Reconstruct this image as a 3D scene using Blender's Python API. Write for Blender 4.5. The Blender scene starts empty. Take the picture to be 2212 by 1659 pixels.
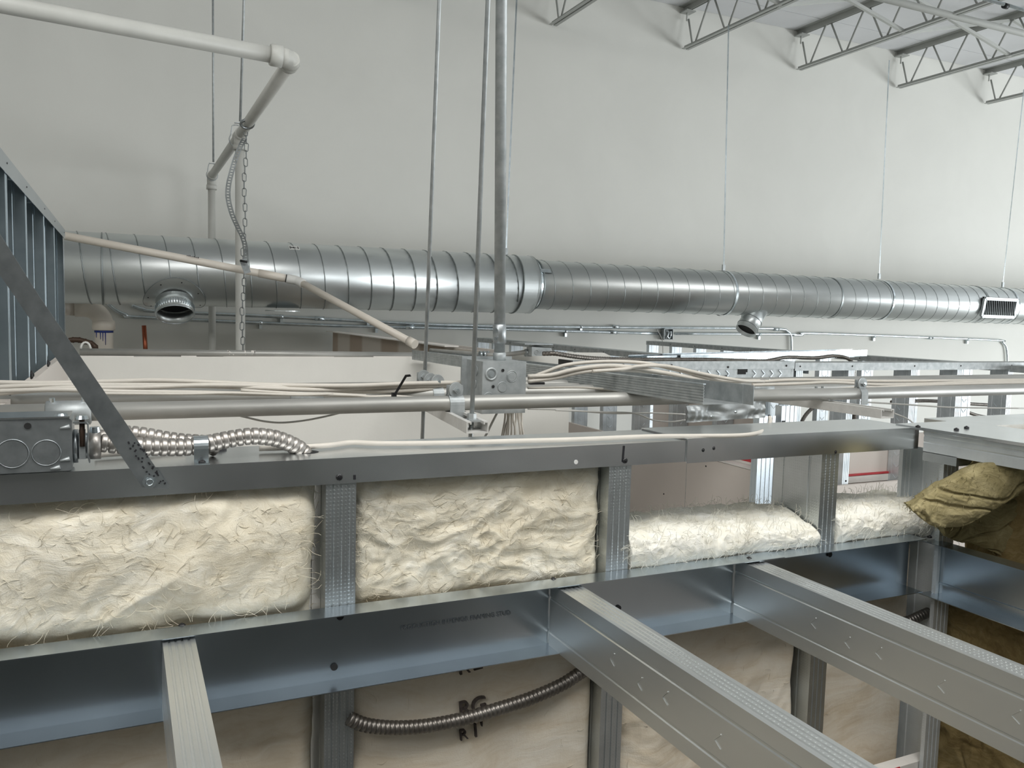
import bpy, math, random
from mathutils import Vector as V, Matrix, noise
C = bpy.context.scene
random.seed(7)
# ---------------------------------------------------------------- camera
f_px, CX, CY = 1780.0, 1106.0, 829.5
def nrm(v): return V(v).normalized()
_X = nrm((4900-CX, CY-780, -f_px)); _Y = V((267-CX, CY-660, -f_px)); _Y = (_Y - _X*_Y.dot(_X)).normalized(); _Z = _X.cross(_Y)
R = Matrix((_X, _Y, _Z))
cam_d = bpy.data.cameras.new('camera'); cam = bpy.data.objects.new('camera', cam_d); C.collection.objects.link(cam)
cam.matrix_world = R.to_4x4(); cam_d.sensor_width = 36.0; cam_d.lens = f_px*36.0/2212.0; cam_d.clip_start = 0.01; cam_d.clip_end = 100
C.camera = cam
# ---------------------------------------------------------------- light, exposure
C.view_settings.view_transform = 'Standard'; C.view_settings.look = 'None'; C.view_settings.gamma = 1.0
C.view_settings.use_curve_mapping = False; C.view_settings.exposure = 0.0
w = bpy.data.worlds.new('world'); C.world = w; w.use_nodes = True
w.node_tree.nodes['Background'].inputs[0].default_value = (0.75, 0.83, 0.95, 1); w.node_tree.nodes['Background'].inputs[1].default_value = 1.0
def area(name, loc, look, sx, sy, power, col):
    d = bpy.data.lights.new(name, 'AREA'); d.shape = 'RECTANGLE'; d.size = sx; d.size_y = sy; d.energy = power; d.color = col
    o = bpy.data.objects.new(name, d); C.collection.objects.link(o); o.location = loc
    o.rotation_euler = (V(look)-V(loc)).to_track_quat('-Z', 'Y').to_euler(); return o
area('window_light_right', (13.8, 0.5, -1.0), (0, 3, -0.2), 6.5, 3.0, 700, (0.93, 0.97, 1.0))
area('window_light_front', (8.0, -6.8, -0.7), (5, 6, 0.2), 7.0, 3.2, 350, (0.95, 0.98, 1.0))
area('fill_light_left', (-2.4, -1.0, 2.45), (0.6, 2.4, -0.6), 2.6, 1.6, 70, (1.0, 0.985, 0.96))  # added fill from the upper left; no ceiling lamp known here
area('fill_light_near', (0.8, -0.4, 2.6), (0.8, 0.1, 0), 3.4, 1.6, 130, (1.0, 1.0, 0.98))  # added overhead fill in place of skylight and ceiling bounce
# ---------------------------------------------------------------- helpers
def ray(u, v): return R @ V(((u-CX)/f_px, -(v-CY)/f_px, -1.0))
def aY(u, v, y): d = ray(u, v); return d*(y/d.y)
def aZ(u, v, z): d = ray(u, v); return d*(z/d.z)
def aX(u, v, x): d = ray(u, v); return d*(x/d.x)
ORG = {}
def link(o): C.collection.objects.link(o); return o
def tag(o, label=None, cat=None, group=None, kind=None):
    if label: o['label'] = label
    if cat: o['category'] = cat
    if group: o['group'] = group
    if kind: o['kind'] = kind
    return o
def thing(name, label, cat, loc=(0, 0, 0), group=None):
    o = link(bpy.data.objects.new(name, None)); o.empty_display_size = 0.05
    o.location = V(loc); ORG[o.name] = V(loc); return tag(o, label, cat, group)
class MB:
    def __init__(s): s.v = []; s.f = []; s.sm = []
    def add(s, vs, fs, smooth=False):
        b = len(s.v); s.v += [V(p) for p in vs]; s.f += [tuple(b+i for i in f) for f in fs]; s.sm += [smooth]*len(fs); return s
    def box(s, a, b, bev=0):
        (x0, y0, z0), (x1, y1, z1) = a, b
        return s.hexa([(x0,y0,z0),(x1,y0,z0),(x1,y1,z0),(x0,y1,z0),(x0,y0,z1),(x1,y0,z1),(x1,y1,z1),(x0,y1,z1)])
    def hexa(s, p): return s.add(p, [(0,3,2,1),(4,5,6,7),(0,1,5,4),(1,2,6,5),(2,3,7,6),(3,0,4,7)])
    def bar(s, a, b, w, h, up=(0, 0, 1)):
        a = V(a); b = V(b); d = (b-a).normalized(); u = V(up); sd = d.cross(u)
        if sd.length < 1e-4: sd = d.cross(V((1, 0, 0)))
        sd.normalize(); u = sd.cross(d); p = []
        for q in (a, b):
            for i, j in ((-1,-1),(1,-1),(1,1),(-1,1)): p.append(q + sd*(i*w/2) + u*(j*h/2))
        return s.hexa(p)
    def tube(s, pts, r, seg=12, caps=True, smooth=True, closed=False):
        pts = [V(p) for p in pts]; n = len(pts)
        t0 = (pts[1]-pts[0]).normalized(); up = V((0, 0, 1)) if abs(t0.z) < .9 else V((1, 0, 0))
        u = t0.cross(up).normalized(); vs = []; prev = t0
        for i, p in enumerate(pts):
            if closed: t = (pts[(i+1) % n]-pts[i-1]).normalized()
            else: t = (pts[min(i+1, n-1)]-pts[max(i-1, 0)]).normalized()
            q = prev.rotation_difference(t); u = q @ u; u = (u - t*u.dot(t)).normalized(); prev = t; w_ = t.cross(u)
            rr = r[i] if isinstance(r, (list, tuple)) else r
            for k in range(seg):
                a = 2*math.pi*k/seg; vs.append(p + u*(rr*math.cos(a)) + w_*(rr*math.sin(a)))
        fs = []
        for i in range(n if closed else n-1):
            for k in range(seg):
                a = i*seg+k; b = i*seg+(k+1) % seg; c = ((i+1) % n)*seg+(k+1) % seg; d = ((i+1) % n)*seg+k; fs.append((a, b, c, d))
        s.add(vs, fs, smooth)
        if caps and not closed:
            b = len(s.v)-len(vs); s.f += [tuple(b+k for k in reversed(range(seg))), tuple(b+(n-1)*seg+k for k in range(seg))]; s.sm += [False]*2
        return s
    def extr(s, poly, o, U, Vv, Wd, L, smooth=False):
        o, U, Vv, Wd = V(o), V(U), V(Vv), V(Wd); n = len(poly); vs = []
        for q in (0, L):
            for a, b in poly: vs.append(o+U*a+Vv*b+Wd*q)
        fs = [(i, (i+1) % n, n+(i+1) % n, n+i) for i in range(n)]
        s.add(vs, fs, smooth); b = len(s.v)-2*n
        s.f += [tuple(b+i for i in reversed(range(n))), tuple(b+n+i for i in range(n))]; s.sm += [False]*2; return s
    def sheet(s, line, t, o, U, Vv, Wd, L): return s.extr(thick(line, t), o, U, Vv, Wd, L)
    def disc(s, c, nr, r, h, seg=16, r2=None):
        c = V(c); nr = nrm(nr); return s.tube([c, c+nr*h], [r, r2 if r2 is not None else r], seg, smooth=False)
    def ring(s, c, nr, R_, r, seg=28, s2=6):
        c = V(c); nr = nrm(nr); u = nr.orthogonal().normalized(); v2 = nr.cross(u)
        return s.tube([c+u*(R_*math.cos(a))+v2*(R_*math.sin(a)) for a in [2*math.pi*i/seg for i in range(seg)]], r, s2, closed=True)
    def pipe_wall(s, c, nr, L, ro, ri, seg=32):
        c = V(c); nr = nrm(nr); u = nr.orthogonal().normalized(); v2 = nr.cross(u); vs = []
        for q, rr in ((0, ro), (L, ro), (L, ri), (0, ri)):
            for k in range(seg): a = 2*math.pi*k/seg; vs.append(c+nr*q+u*(rr*math.cos(a))+v2*(rr*math.sin(a)))
        fs = [(j*seg+k, j*seg+(k+1) % seg, ((j+1) % 4)*seg+(k+1) % seg, ((j+1) % 4)*seg+k) for j in range(4) for k in range(seg)]
        return s.add(vs, fs, True)
    def mesh(s, name, off=None):
        me = bpy.data.meshes.new(name); off = off or V((0, 0, 0))
        me.from_pydata([tuple(p-off) for p in s.v], [], s.f); me.polygons.foreach_set('use_smooth', s.sm); me.update(); return me
    def build(s, name, mat, parent=None):
        off = V((0, 0, 0))
        if parent: off = ORG[parent.name]
        me = s.mesh(name, off); me.materials.append(mat); o = link(bpy.data.objects.new(name, me))
        bm_fix(me)
        if parent: o.parent = parent; ORG[o.name] = off
        else: ORG[o.name] = off
        return o
def bm_fix(me):
    import bmesh
    b = bmesh.new(); b.from_mesh(me); bmesh.ops.recalc_face_normals(b, faces=b.faces); b.to_mesh(me); b.free()
def thick(line, t):
    n = len(line); out = []
    for i, (x, y) in enumerate(line):
        ns = []
        if i > 0: dx, dy = x-line[i-1][0], y-line[i-1][1]; l = math.hypot(dx, dy); ns.append((-dy/l, dx/l))
        if i < n-1: dx, dy = line[i+1][0]-x, line[i+1][1]-y; l = math.hypot(dx, dy); ns.append((-dy/l, dx/l))
        if len(ns) == 2:
            mx, my = ns[0][0]+ns[1][0], ns[0][1]+ns[1][1]; l2 = mx*mx+my*my
            k = 2/l2 if l2 > .3 else 2
            out.append((x+mx*t*k, y+my*t*k))
        else: out.append((x+ns[0][0]*t, y+ns[0][1]*t))
    return list(line)+out[::-1]
def inst(name, me, parent, loc, nr=None, rot=None):
    o = link(bpy.data.objects.new(name, me)); off = ORG[parent.name] if parent else V((0, 0, 0))
    o.location = V(loc)-off
    if nr is not None: o.rotation_euler = nrm(nr).to_track_quat('Z', 'Y').to_euler()
    if rot: o.rotation_euler = rot
    if parent: o.parent = parent; ORG[o.name] = off
    return o
def spline(p, n=8):
    p = [V(q) for q in p]; P_ = [p[0]*2-p[1]]+p+[p[-1]*2-p[-2]]; out = []
    for i in range(1, len(P_)-2):
        a, b, c, d = P_[i-1:i+3]
        for k in range(n):
            t = k/n; out.append(0.5*((2*b)+(c-a)*t+(2*a-5*b+4*c-d)*t*t+(3*b-a-3*c+d)*t**3))
    out.append(p[-1]); return out
def resamp(pts, step):
    L = [0]
    for a, b in zip(pts, pts[1:]): L.append(L[-1]+(b-a).length)
    n = max(2, int(L[-1]/step)); out = []; j = 0
    for i in range(n+1):
        d = L[-1]*i/n
        while j < len(L)-2 and L[j+1] < d: j += 1
        t = (d-L[j])/max(1e-9, L[j+1]-L[j]); out.append(pts[j].lerp(pts[j+1], min(1, t)))
    return out
# ---------------------------------------------------------------- materials
def srgb(r, g, b): return tuple(((c/255)/12.92 if c/255 <= .04045 else ((c/255+.055)/1.055)**2.4) for c in (r, g, b))+(1,)
class NT:
    def __init__(s, name):
        s.m = bpy.data.materials.new(name); s.m.use_nodes = True; s.t = s.m.node_tree; s.b = s.t.nodes['Principled BSDF']
        s.co = s.t.nodes.new('ShaderNodeTexCoord')
    def n(s, kind, **kw):
        q = s.t.nodes.new('ShaderNode'+kind)
        for k, v in kw.items():
            if k in q.inputs: q.inputs[k].default_value = v
            else: setattr(q, k, v)
        return q
    def l(s, a, b): s.t.links.new(a, b)
    def noise(s, scale, detail=4, rough=.5, dist=0, vec=None, stretch=None):
        q = s.n('TexNoise'); q.inputs['Scale'].default_value = scale; q.inputs['Detail'].default_value = detail
        q.inputs['Roughness'].default_value = rough; q.inputs['Distortion'].default_value = dist
        src = vec or s.co.outputs['Object']
        if stretch:
            mp = s.n('Mapping'); mp.inputs['Scale'].default_value = stretch; s.l(src, mp.inputs[0]); src = mp.outputs[0]
        s.l(src, q.inputs['Vector']); return q.outputs[0]
    def ramp(s, fac, stops):
        q = s.n('ValToRGB'); s.l(fac, q.inputs[0]); e = q.color_ramp.elements
        while len(e) < len(stops): e.new(.5)
        for i, (p, c) in enumerate(stops): e[i].position = p; e[i].color = c if len(c) == 4 else tuple(c)+(1,)
        return q.outputs[0]
    def bump(s, h, strength, dist=.002, prev=None):
        q = s.n('Bump'); q.inputs['Strength'].default_value = strength; q.inputs['Distance'].default_value = dist
        s.l(h, q.inputs['Height'])
        if prev: s.l(prev, q.inputs['Normal'])
        return q.outputs[0]
    def base(s, c):
        if hasattr(c, 'links') or hasattr(c, 'is_linked'): s.l(c, s.b.inputs['Base Color'])
        else: s.b.inputs['Base Color'].default_value = c
    def set(s, rough=.5, metal=0, spec=None):
        s.b.inputs['Roughness'].default_value = rough; s.b.inputs['Metallic'].default_value = metal; return s
def galv(name, c1, c2, rough=.36, metal=.9, sc=18, bump=.06, dots=False, stretch=None):
    t = NT(name); t.set(rough, metal)
    n1 = t.noise(sc, 4, .55, 0, stretch=stretch); t.base(t.ramp(n1, [(.3, c1), (.7, c2)]))
    n2 = t.noise(sc*3, 3); mr = t.n('MapRange'); mr.inputs[3].default_value = rough; mr.inputs[4].default_value = rough+.06
    t.l(n2, mr.inputs[0]); t.l(mr.outputs[0], t.b.inputs['Roughness'])
    nb = t.bump(t.noise(sc*.35, 1, .3), bump, .006)
    if dots:
        vo = t.n('TexVoronoi'); vo.inputs['Scale'].default_value = 210; vo.inputs['Randomness'].default_value = 0.0
        t.l(t.co.outputs['Object'], vo.inputs['Vector'])
        rr = t.ramp(vo.outputs['Distance'], [(.18, (1, 1, 1)), (.36, (0, 0, 0))]); nb = t.bump(rr, .4, .0006, nb)
    t.l(nb, t.b.inputs['Normal']); return t.m
def plain(name, c, rough=.6, metal=0, var=.06, sc=8, bump=.05):
    t = NT(name); t.set(rough, metal); a = tuple(x*(1-var) for x in c[:3]); b = tuple(min(1, x*(1+var)) for x in c[:3])
    t.base(t.ramp(t.noise(sc, 5, .6), [(.3, a), (.7, b)]))
    t.l(t.bump(t.noise(sc*12, 3), bump, .002), t.b.inputs['Normal']); return t.m
M = {}
M['track'] = galv('galvanised_track', srgb(216, 220, 221), srgb(228, 231, 233), .20, .97, 14, .015)
M['rim'] = galv('galvanised_rim', srgb(190, 200, 208), srgb(200, 210, 218), .20, .97, 6, .015)
M['stud'] = galv('galvanised_stud', srgb(186, 191, 192), srgb(200, 205, 206), .33, .92, 16, .03, dots=True)
M['studl'] = galv('galvanised_stud_blue', srgb(128, 140, 146), srgb(150, 162, 168), .34, .9, 10, .03)
M['studd'] = galv('galvanised_stud_bright', srgb(205, 210, 212), srgb(225, 230, 232), .45, .55, 16, .04, dots=True)
M['studf'] = galv('galvanised_stud_far', srgb(190, 198, 202), srgb(222, 228, 232), .38, .8, 12, .05)
M['joist'] = galv('galvanised_joist', srgb(210, 213, 212), srgb(222, 225, 224), .33, .88, 8, .03, dots=False, stretch=(1, .25, 1))
M['strap'] = galv('galvanised_strap', srgb(156, 161, 163), srgb(182, 187, 189), .34, .88, 60, .03)
M['dull'] = galv('dull_galvanised', srgb(160, 165, 166), srgb(190, 194, 194), .5, .7, 40, .08)
M['duct'] = galv('spiral_duct_steel', srgb(206, 211, 211), srgb(216, 220, 220), .31, .93, 3, .01, stretch=(.5, 1, 2))
M['ductseam'] = galv('duct_seam_steel', srgb(142, 148, 148), srgb(160, 166, 166), .4, .9, 10, .01)
M['dark'] = plain('dark_inside', (.012, .012, .012, 1), .8)  # black standing in for shade in openings and holes; also colours a bolt
M['black'] = plain('black_coated_steel', (.012, .012, .013, 1), .45)
M['flex'] = galv('flex_conduit_steel', srgb(160, 155, 149), srgb(186, 181, 175), .38, .85, 30, .02)
M['flexd'] = galv('flex_conduit_dull', srgb(105, 100, 94), srgb(135, 130, 124), .35, .85, 30, .03)
M['zinc'] = galv('bright_zinc', srgb(190, 200, 204), srgb(225, 232, 236), .2, .95, 20, .03)
M['cond'] = galv('painted_conduit', srgb(150, 150, 146), srgb(182, 181, 176), .42, .45, 14, .05, stretch=(.3, 1, 1))
M['strut'] = plain('painted_strut', srgb(205, 204, 200), .5, .1, .08, 40)
M['pipe'] = plain('white_painted_pipe', srgb(192, 192, 186), .45, 0, .05, 10)
M['pvc'] = plain('cream_pvc', srgb(222, 214, 202), .35, 0, .03, 6)
M['cable'] = plain('cream_cable_jacket', srgb(204, 198, 188), .5, 0, .04, 30)
M['cableg'] = plain('grey_white_cable_jacket', srgb(186, 185, 180), .5, 0, .04, 30)
M['blue'] = plain('blue_primer', srgb(40, 60, 130), .5)
M['copper'] = plain('copper', srgb(150, 84, 60), .35, .8, .1, 30)
M['brown'] = plain('brown_tube', srgb(84, 66, 54), .5, .3, .1, 30)
M['white'] = plain('white_label', srgb(220, 220, 216), .5)
M['red'] = plain('red_tape', srgb(190, 60, 66), .6)
M['tapeblue'] = plain('blue_print', srgb(60, 90, 150), .6)
M['ink'] = plain('black_ink', srgb(30, 30, 34), .8)
M['stamp'] = plain('stamp_ink', srgb(74, 66, 62), .9, 0, .3, 160)
M['joistpaint'] = plain('white_joist_paint', srgb(200, 202, 198), .5, 0, .03, 5)
M['shade'] = plain('dark_reflection_grey', srgb(92, 93, 90), .8)  # grey of the added unseen walls, darkens what the metal reflects
M['perf'] = galv('dull_strap', srgb(112, 116, 116), srgb(140, 144, 144), .5, .6, 60, .03)
M['joistgrey'] = plain('grey_joist_paint', srgb(166, 168, 164), .5, 0, .04, 6)
def wallmat(name, c, sc=1.2, var=.03, stain=None):
    t = NT(name); t.set(.75); a = tuple(x*(1-var) for x in c[:3]); b = tuple(min(1, x*(1+var)) for x in c[:3])
    base = t.ramp(t.noise(sc, 6, .6, .5), [(.3, a), (.7, b)]); t.base(base)
    nb = t.bump(t.noise(90, 3, .6), .12, .002); nb = t.bump(t.noise(1.5, 2), .2, .01, nb); t.l(nb, t.b.inputs['Normal']); return t.m
M['wall'] = wallmat('painted_wall', srgb(222, 222, 216))
M['ceil'] = wallmat('ceiling_panel_paint', srgb(218, 219, 221), 2)
M['floor'] = wallmat('concrete_floor', srgb(164, 164, 160), 1.5, .1)
M['bulk'] = wallmat('painted_bulkhead', srgb(228, 226, 219), 3, .04)
M['gwb'] = wallmat('drywall_paper', srgb(218, 209, 201), 2, .03)
M['gwbl'] = wallmat('drywall_paper_light', srgb(214, 206, 198), 2, .03)
M['gwbedge'] = wallmat('gypsum_edge', srgb(230, 226, 220), 20, .05)
def brownwall():
    t = NT('taped_drywall'); t.set(.8)
    wv = t.n('TexWave'); wv.bands_direction = 'Y'; wv.inputs['Scale'].default_value = .42; wv.inputs['Distortion'].default_value = 2.2; wv.inputs['Detail Scale'].default_value = 1.4
    t.l(t.co.outputs['Object'], wv.inputs['Vector'])
    t.base(t.ramp(wv.outputs[0], [(.35, srgb(176, 160, 144)), (.55, srgb(206, 198, 188))])); return t.m
M['taped'] = brownwall()
def fibre(name, dark, mid, light, rough=1.0, sc=14, bs=1.0):
    t = NT(name); t.set(rough)
    t.b.inputs['Specular IOR Level'].default_value = .1
    nz = t.n('TexNoise'); nz.inputs['Scale'].default_value = sc*.45; nz.inputs['Detail'].default_value = 4; t.l(t.co.outputs['Object'], nz.inputs['Vector'])
    mx = t.n('MixRGB'); mx.blend_type = 'ADD'; mx.inputs[0].default_value = .16
    t.l(t.co.outputs['Object'], mx.inputs[1]); t.l(nz.outputs[1], mx.inputs[2]); vec = mx.outputs[0]
    a = t.noise(sc*.7, 6, .6, .4, vec); b = t.noise(sc*3.4, 7, .72, .5, vec, (.35, 1, 2.4)); c = t.noise(sc*3.0, 7, .72, .6, vec, (2.2, 1, .4))
    ad = t.n('MixRGB'); ad.inputs[0].default_value = .45; t.l(a, ad.inputs[1]); t.l(b, ad.inputs[2])
    t.base(t.ramp(ad.outputs[0], [(.34, dark), (.5, mid), (.64, light)]))
    nb = t.bump(a, .22*bs, .010); nb = t.bump(b, .5*bs, .004, nb); nb = t.bump(c, .4*bs, .0035, nb); nb = t.bump(t.noise(600, 4, .7), .45*bs, .0012, nb)
    t.l(nb, t.b.inputs['Normal'])
    return t.m
M['fib'] = fibre('fibreglass', srgb(216, 204, 178), srgb(236, 228, 208), srgb(247, 243, 230))
M['fibw'] = fibre('fibreglass_white', srgb(232, 226, 208), srgb(243, 240, 228), srgb(249, 248, 241))
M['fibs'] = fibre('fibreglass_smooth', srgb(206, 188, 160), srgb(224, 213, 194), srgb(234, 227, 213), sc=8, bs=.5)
M['wool'] = fibre('mineral_wool', srgb(112, 102, 70), srgb(146, 135, 98), srgb(172, 160, 122), sc=18, bs=1.0)
M['woold'] = fibre('mineral_wool_dark', srgb(108, 90, 58), srgb(136, 118, 80), srgb(156, 140, 102), sc=18, bs=.9)
# ---------------------------------------------------------------- shared meshes
def lib(mb, name, mat): me = mb.mesh(name); me.materials.append(mat); bm_fix(me); return me
def screw_mesh(name, r, h, mat):
    m = MB(); m.tube([(0,0,-.001), (0,0,h*.5), (0,0,h)], [r, r, r*.7], 10, smooth=False); m.tube([(0,0,h), (0,0,h*1.5)], [r*.45, r*.35], 6, smooth=False)
    return lib(m, name, mat)
SCR = screw_mesh('screw', .0042, .0022, M['black']); SCRB = screw_mesh('screw', .009, .004, M['black'])
SCRS = screw_mesh('screw', .0032, .002, M['zinc'])
hexm = MB(); hexm.tube([(0,0,0), (0,0,.0015)], [.0075, .0075], 18, smooth=False); hexm.tube([(0,0,.0015), (0,0,.005)], [.0048, .0046], 6, smooth=False); hexm.ring((0,0,.0052), (0,0,1), .0036, .0006, 12, 4)
HEX = lib(hexm, 'hex_screw', M['zinc'])
def c_line(F, W, L=.007, ridges=True):
    g = .0011; p = [(F, L), (F, 0)]
    if ridges:
        for c in (.78, .5, .22): p += [(F*(c+.055), 0), (F*(c+.025), g), (F*(c-.025), g), (F*(c-.055), 0)]
    p += [(0, 0)]
    if ridges: p += [(0, W*.2), (g, W*.215), (g, W*.245), (0, W*.26), (0, W*.74), (g, W*.755), (g, W*.785), (0, W*.8)]
    p += [(0, W)]
    if ridges:
        for c in (.22, .5, .78): p += [(F*(c-.055), W), (F*(c-.025), W-g), (F*(c+.025), W-g), (F*(c+.055), W)]
    p += [(F, W), (F, W-L)]; return p
def u_line(W, L): return [(L, 0), (0, 0), (0, W), (L, W)]
# ================================================================ THE ROOM
ZF = -2.75
def struct(name, mb, mat): o = mb.build(name, mat); o['kind'] = 'structure'; return o
struct('floor', MB().box((-5, -7.2, ZF-.15), (14.4, 6.4, ZF)), M['floor'])
wb = struct('wall_back', MB().box((-5, 6.2, ZF), (14.4, 6.4, 3.2)), M['wall'])
struct('wall_left', MB().box((-5.2, -7.2, ZF), (-5, 6.4, 3.2)), M['wall'])
struct('wall_front', MB().box((-5, -7.2, ZF), (14.4, -7.0, 3.2)), M['floor'])
struct('wall_right', MB().box((14.2, -7.0, ZF), (14.4, 6.2, 3.2)), M['wall'])
def zc(x): return 2.735 + .0125*(x-3.2)
cm = MB().hexa([(-5,-7.2,zc(-5)+.03),(14.4,-7.2,zc(14.4)+.03),(14.4,6.4,zc(14.4)+.03),(-5,6.4,zc(-5)+.03),(-5,-7.2,3.3),(14.4,-7.2,3.3),(14.4,6.4,3.3),(-5,6.4,3.3)])
ceil = struct('ceiling', cm, M['ceil'])
JX = [0.53, 1.86, 3.19, 4.512, 5.836, 7.178, 8.536, 9.87, 11.2, 12.53]
g = .006
for i in range(len(JX)-1):
    for (y0, y1) in ((5.86, 6.2), (4.64, 5.86), (3.42, 4.64), (2.2, 3.42)):
        if i < 1 and y0 < 4: continue
        x0, x1 = JX[i]+g/2, JX[i+1]-g/2
        MB().hexa([(x0,y0+g,zc(x0)),(x1,y0+g,zc(x1)),(x1,y1-g/2,zc(x1)),(x0,y1-g/2,zc(x0)),(x0,y0+g,zc(x0)+.028),(x1,y0+g,zc(x1)+.028),(x1,y1-g/2,zc(x1)+.028),(x0,y1-g/2,zc(x0)+.028)]).build('panel', M['ceil'], ceil)
# ---- roof joists
ordinal = {3: 'second', 4: 'third', 5: 'fourth', 6: 'fifth'}
JL = {1: 'white open-web roof joist at the very top edge above the duct', 2: 'white open-web roof joist cut by the top edge, leftmost of those in view',
      3: 'white open-web roof joist second from the left in the photo', 4: 'white open-web roof joist in the middle of the five in view',
      5: 'white open-web roof joist fourth from the left in the photo', 6: 'white open-web roof joist at the far right edge, smallest of the five',
      7: 'white open-web roof joist beyond the right edge of the photo'}
def xz(x, y, z): return V((x, y, z))
for i in range(1, 8):
    x = JX[i]; zt = zc(x); zb = zt-.37; y0 = -.5
    J = thing('roof_joist', JL[i], 'joist', (x, 6.2, zb), 'open-web roof joists under the ceiling')
    m = MB()
    for s in (-1, 1): m.extr([(0,0),(s*.048,0),(s*.048,-.005),(s*.005,-.005),(s*.005,-.05),(0,-.05)], (x+s*.007, y0, zt-.001), (1,0,0), (0,0,1), (0,1,0), 6.2-y0)
    m.box((x-.05, 6.1, zt-.06), (x+.05, 6.2, zt-.05)); m.build('top_chord', M['joistgrey'], J)
    m = MB()
    for s in (-1, 1): m.extr([(0,0),(s*.03,0),(s*.03,.004),(s*.004,.004),(s*.004,.03),(0,.03)], (x+s*.007, y0, zb), (1,0,0), (0,0,1), (0,1,0), 6.17-y0)
    m.build('bottom_chord', M['joistgrey'], J)
    MB().tube([(x, 6.16, zt-.05), (x, 6.16, zt-.13)], .008, 8).build('end_post', M['joistpaint'], J)
    yb = 6.047; first = True
    while yb > .2:
        yt1 = yb+.20-(.0 if not first else .09); zt1 = zt-.04 if not first else zt-.12
        MB().tube([(x, yt1-.02, zt1), (x, yb+.02, zb+.02)], .0085, 8).build('web_member', M['joistgrey'], J)
        MB().tube([(x, yb-.02, zb+.02), (x, yb-.195, zt-.04)], .0085, 8).build('web_member', M['joistgrey'], J)
        yb -= .43; first = False
for i in range(2, 7):
    a, b = JX[i], JX[i+1]; yb = 5.0
    for k, (p, q, nm) in enumerate((((a, yb-.01, zc(a)-.05), (b, yb-.01, zc(b)-.36), 'falling to the right'), ((a, yb+.02, zc(a)-.36), (b, yb+.02, zc(b)-.05), 'rising to the right'))):
        o = MB().bar(p, q, .025, .025).build('cross_brace', M['joistpaint'])
        tag(o, 'thin white cross brace %s between roof joists, bay %s from the left' % (nm, ['one', 'two', 'three', 'four', 'five'][i-2]), 'brace', 'cross braces between roof joists')
tag(MB().tube([(2.2, 4.55, 2.37), (14, 4.55, 2.47)], .026, 12).build('ceiling_pipe', M['joistpaint']), 'white round pipe crossing in front of the roof joists at upper right', 'pipe')
cp = thing('ceiling_conduit', 'thin shiny conduit at the extreme top right corner under the ceiling', 'conduit', (5, 4.1, 2.335))
MB().tube([(4.5, 4.1, 2.335), (14, 4.1, 2.335)], .012, 10).build('tube', M['zinc'], cp)
q = aY(2172, 13, 4.1); MB().tube([q-V((.02,0,0)), q+V((.02,0,0))], .02, 10).build('coupling', M['black'], cp)
# ================================================================ DUCTS
def helix(x0, x1, zc0, zc1, y, r, pitch, rr):
    n = int((x1-x0)/pitch*26); pts = []
    for i in range(n+1):
        t = i/n; x = x0+(x1-x0)*t; a = 2*math.pi*(x-x0)/pitch
        pts.append(V((x, y+r*math.cos(a), zc0+(zc1-zc0)*t + r*math.sin(a))))
    return MB().tube(pts, rr, 4)
YD = 5.5
D1 = thing('spiral_duct', 'large galvanised spiral duct, the thicker left-hand run with a round downward outlet', 'duct', (0, YD, .2))
xa, xb = -1.2, 2.70; za, zb_ = .210, .230; r1 = .21
MB().pipe_wall((xa, YD, za), (xb-xa, 0, zb_-za), V((xb-xa, 0, zb_-za)).length, r1, r1-.003, 64).build('shell', M['duct'], D1)
helix(xa, xb-.16, za, zb_-.001, YD, r1+.001, .152, .0035).build('spiral_seam', M['ductseam'], D1)
MB().ring((xb-.13, YD, zb_-.001), (1, 0, 0), r1+.001, .005, 64).build('end_bead', M['ductseam'], D1)
p0 = V((xb, YD, zb_)); mt = MB(); mt.tube([p0+V((-.004,0,0)), p0+V((.004,0,0))], r1+.004, 64, caps=False); mt.build('end_rim', M['ductseam'], D1)
MB().ring((aY(217, 560, 5.3).x+.005, YD, .213), (1, 0, 0), r1+.002, .004, 64).build('joint_bead', M['ductseam'], D1)
# saddle outlet: collar pointing down and forward
cd = nrm((0, -.52, -.86)); cx0 = .275; cc = V((cx0, YD, .213)); base = cc+cd*(r1*.97); rc = .108
tp = MB().pipe_wall(base, cd, .10, rc, rc-.003, 40).build('outlet_collar', M['duct'], D1)
m = MB()
for k in range(48):
    a = 2*math.pi*k/48; u = V((1, 0, 0)); v2 = cd.cross(u)
    q = base+cd*.045+u*(math.cos(a)*(rc+.002))+v2*(math.sin(a)*(rc+.002)); m.bar(q, q+cd*.035, .007, .004, up=(q-base-cd*.045))
m.build('crimp', M['zinc'], tp); MB().ring(base+cd*.10, cd, rc, .0035, 40).build('lip', M['zinc'], tp)
MB().disc(base+cd*.02, cd, rc-.004, .002, 40).build('interior_shade', M['dark'], tp)  # black disc painted in for the shade inside the collar
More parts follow.
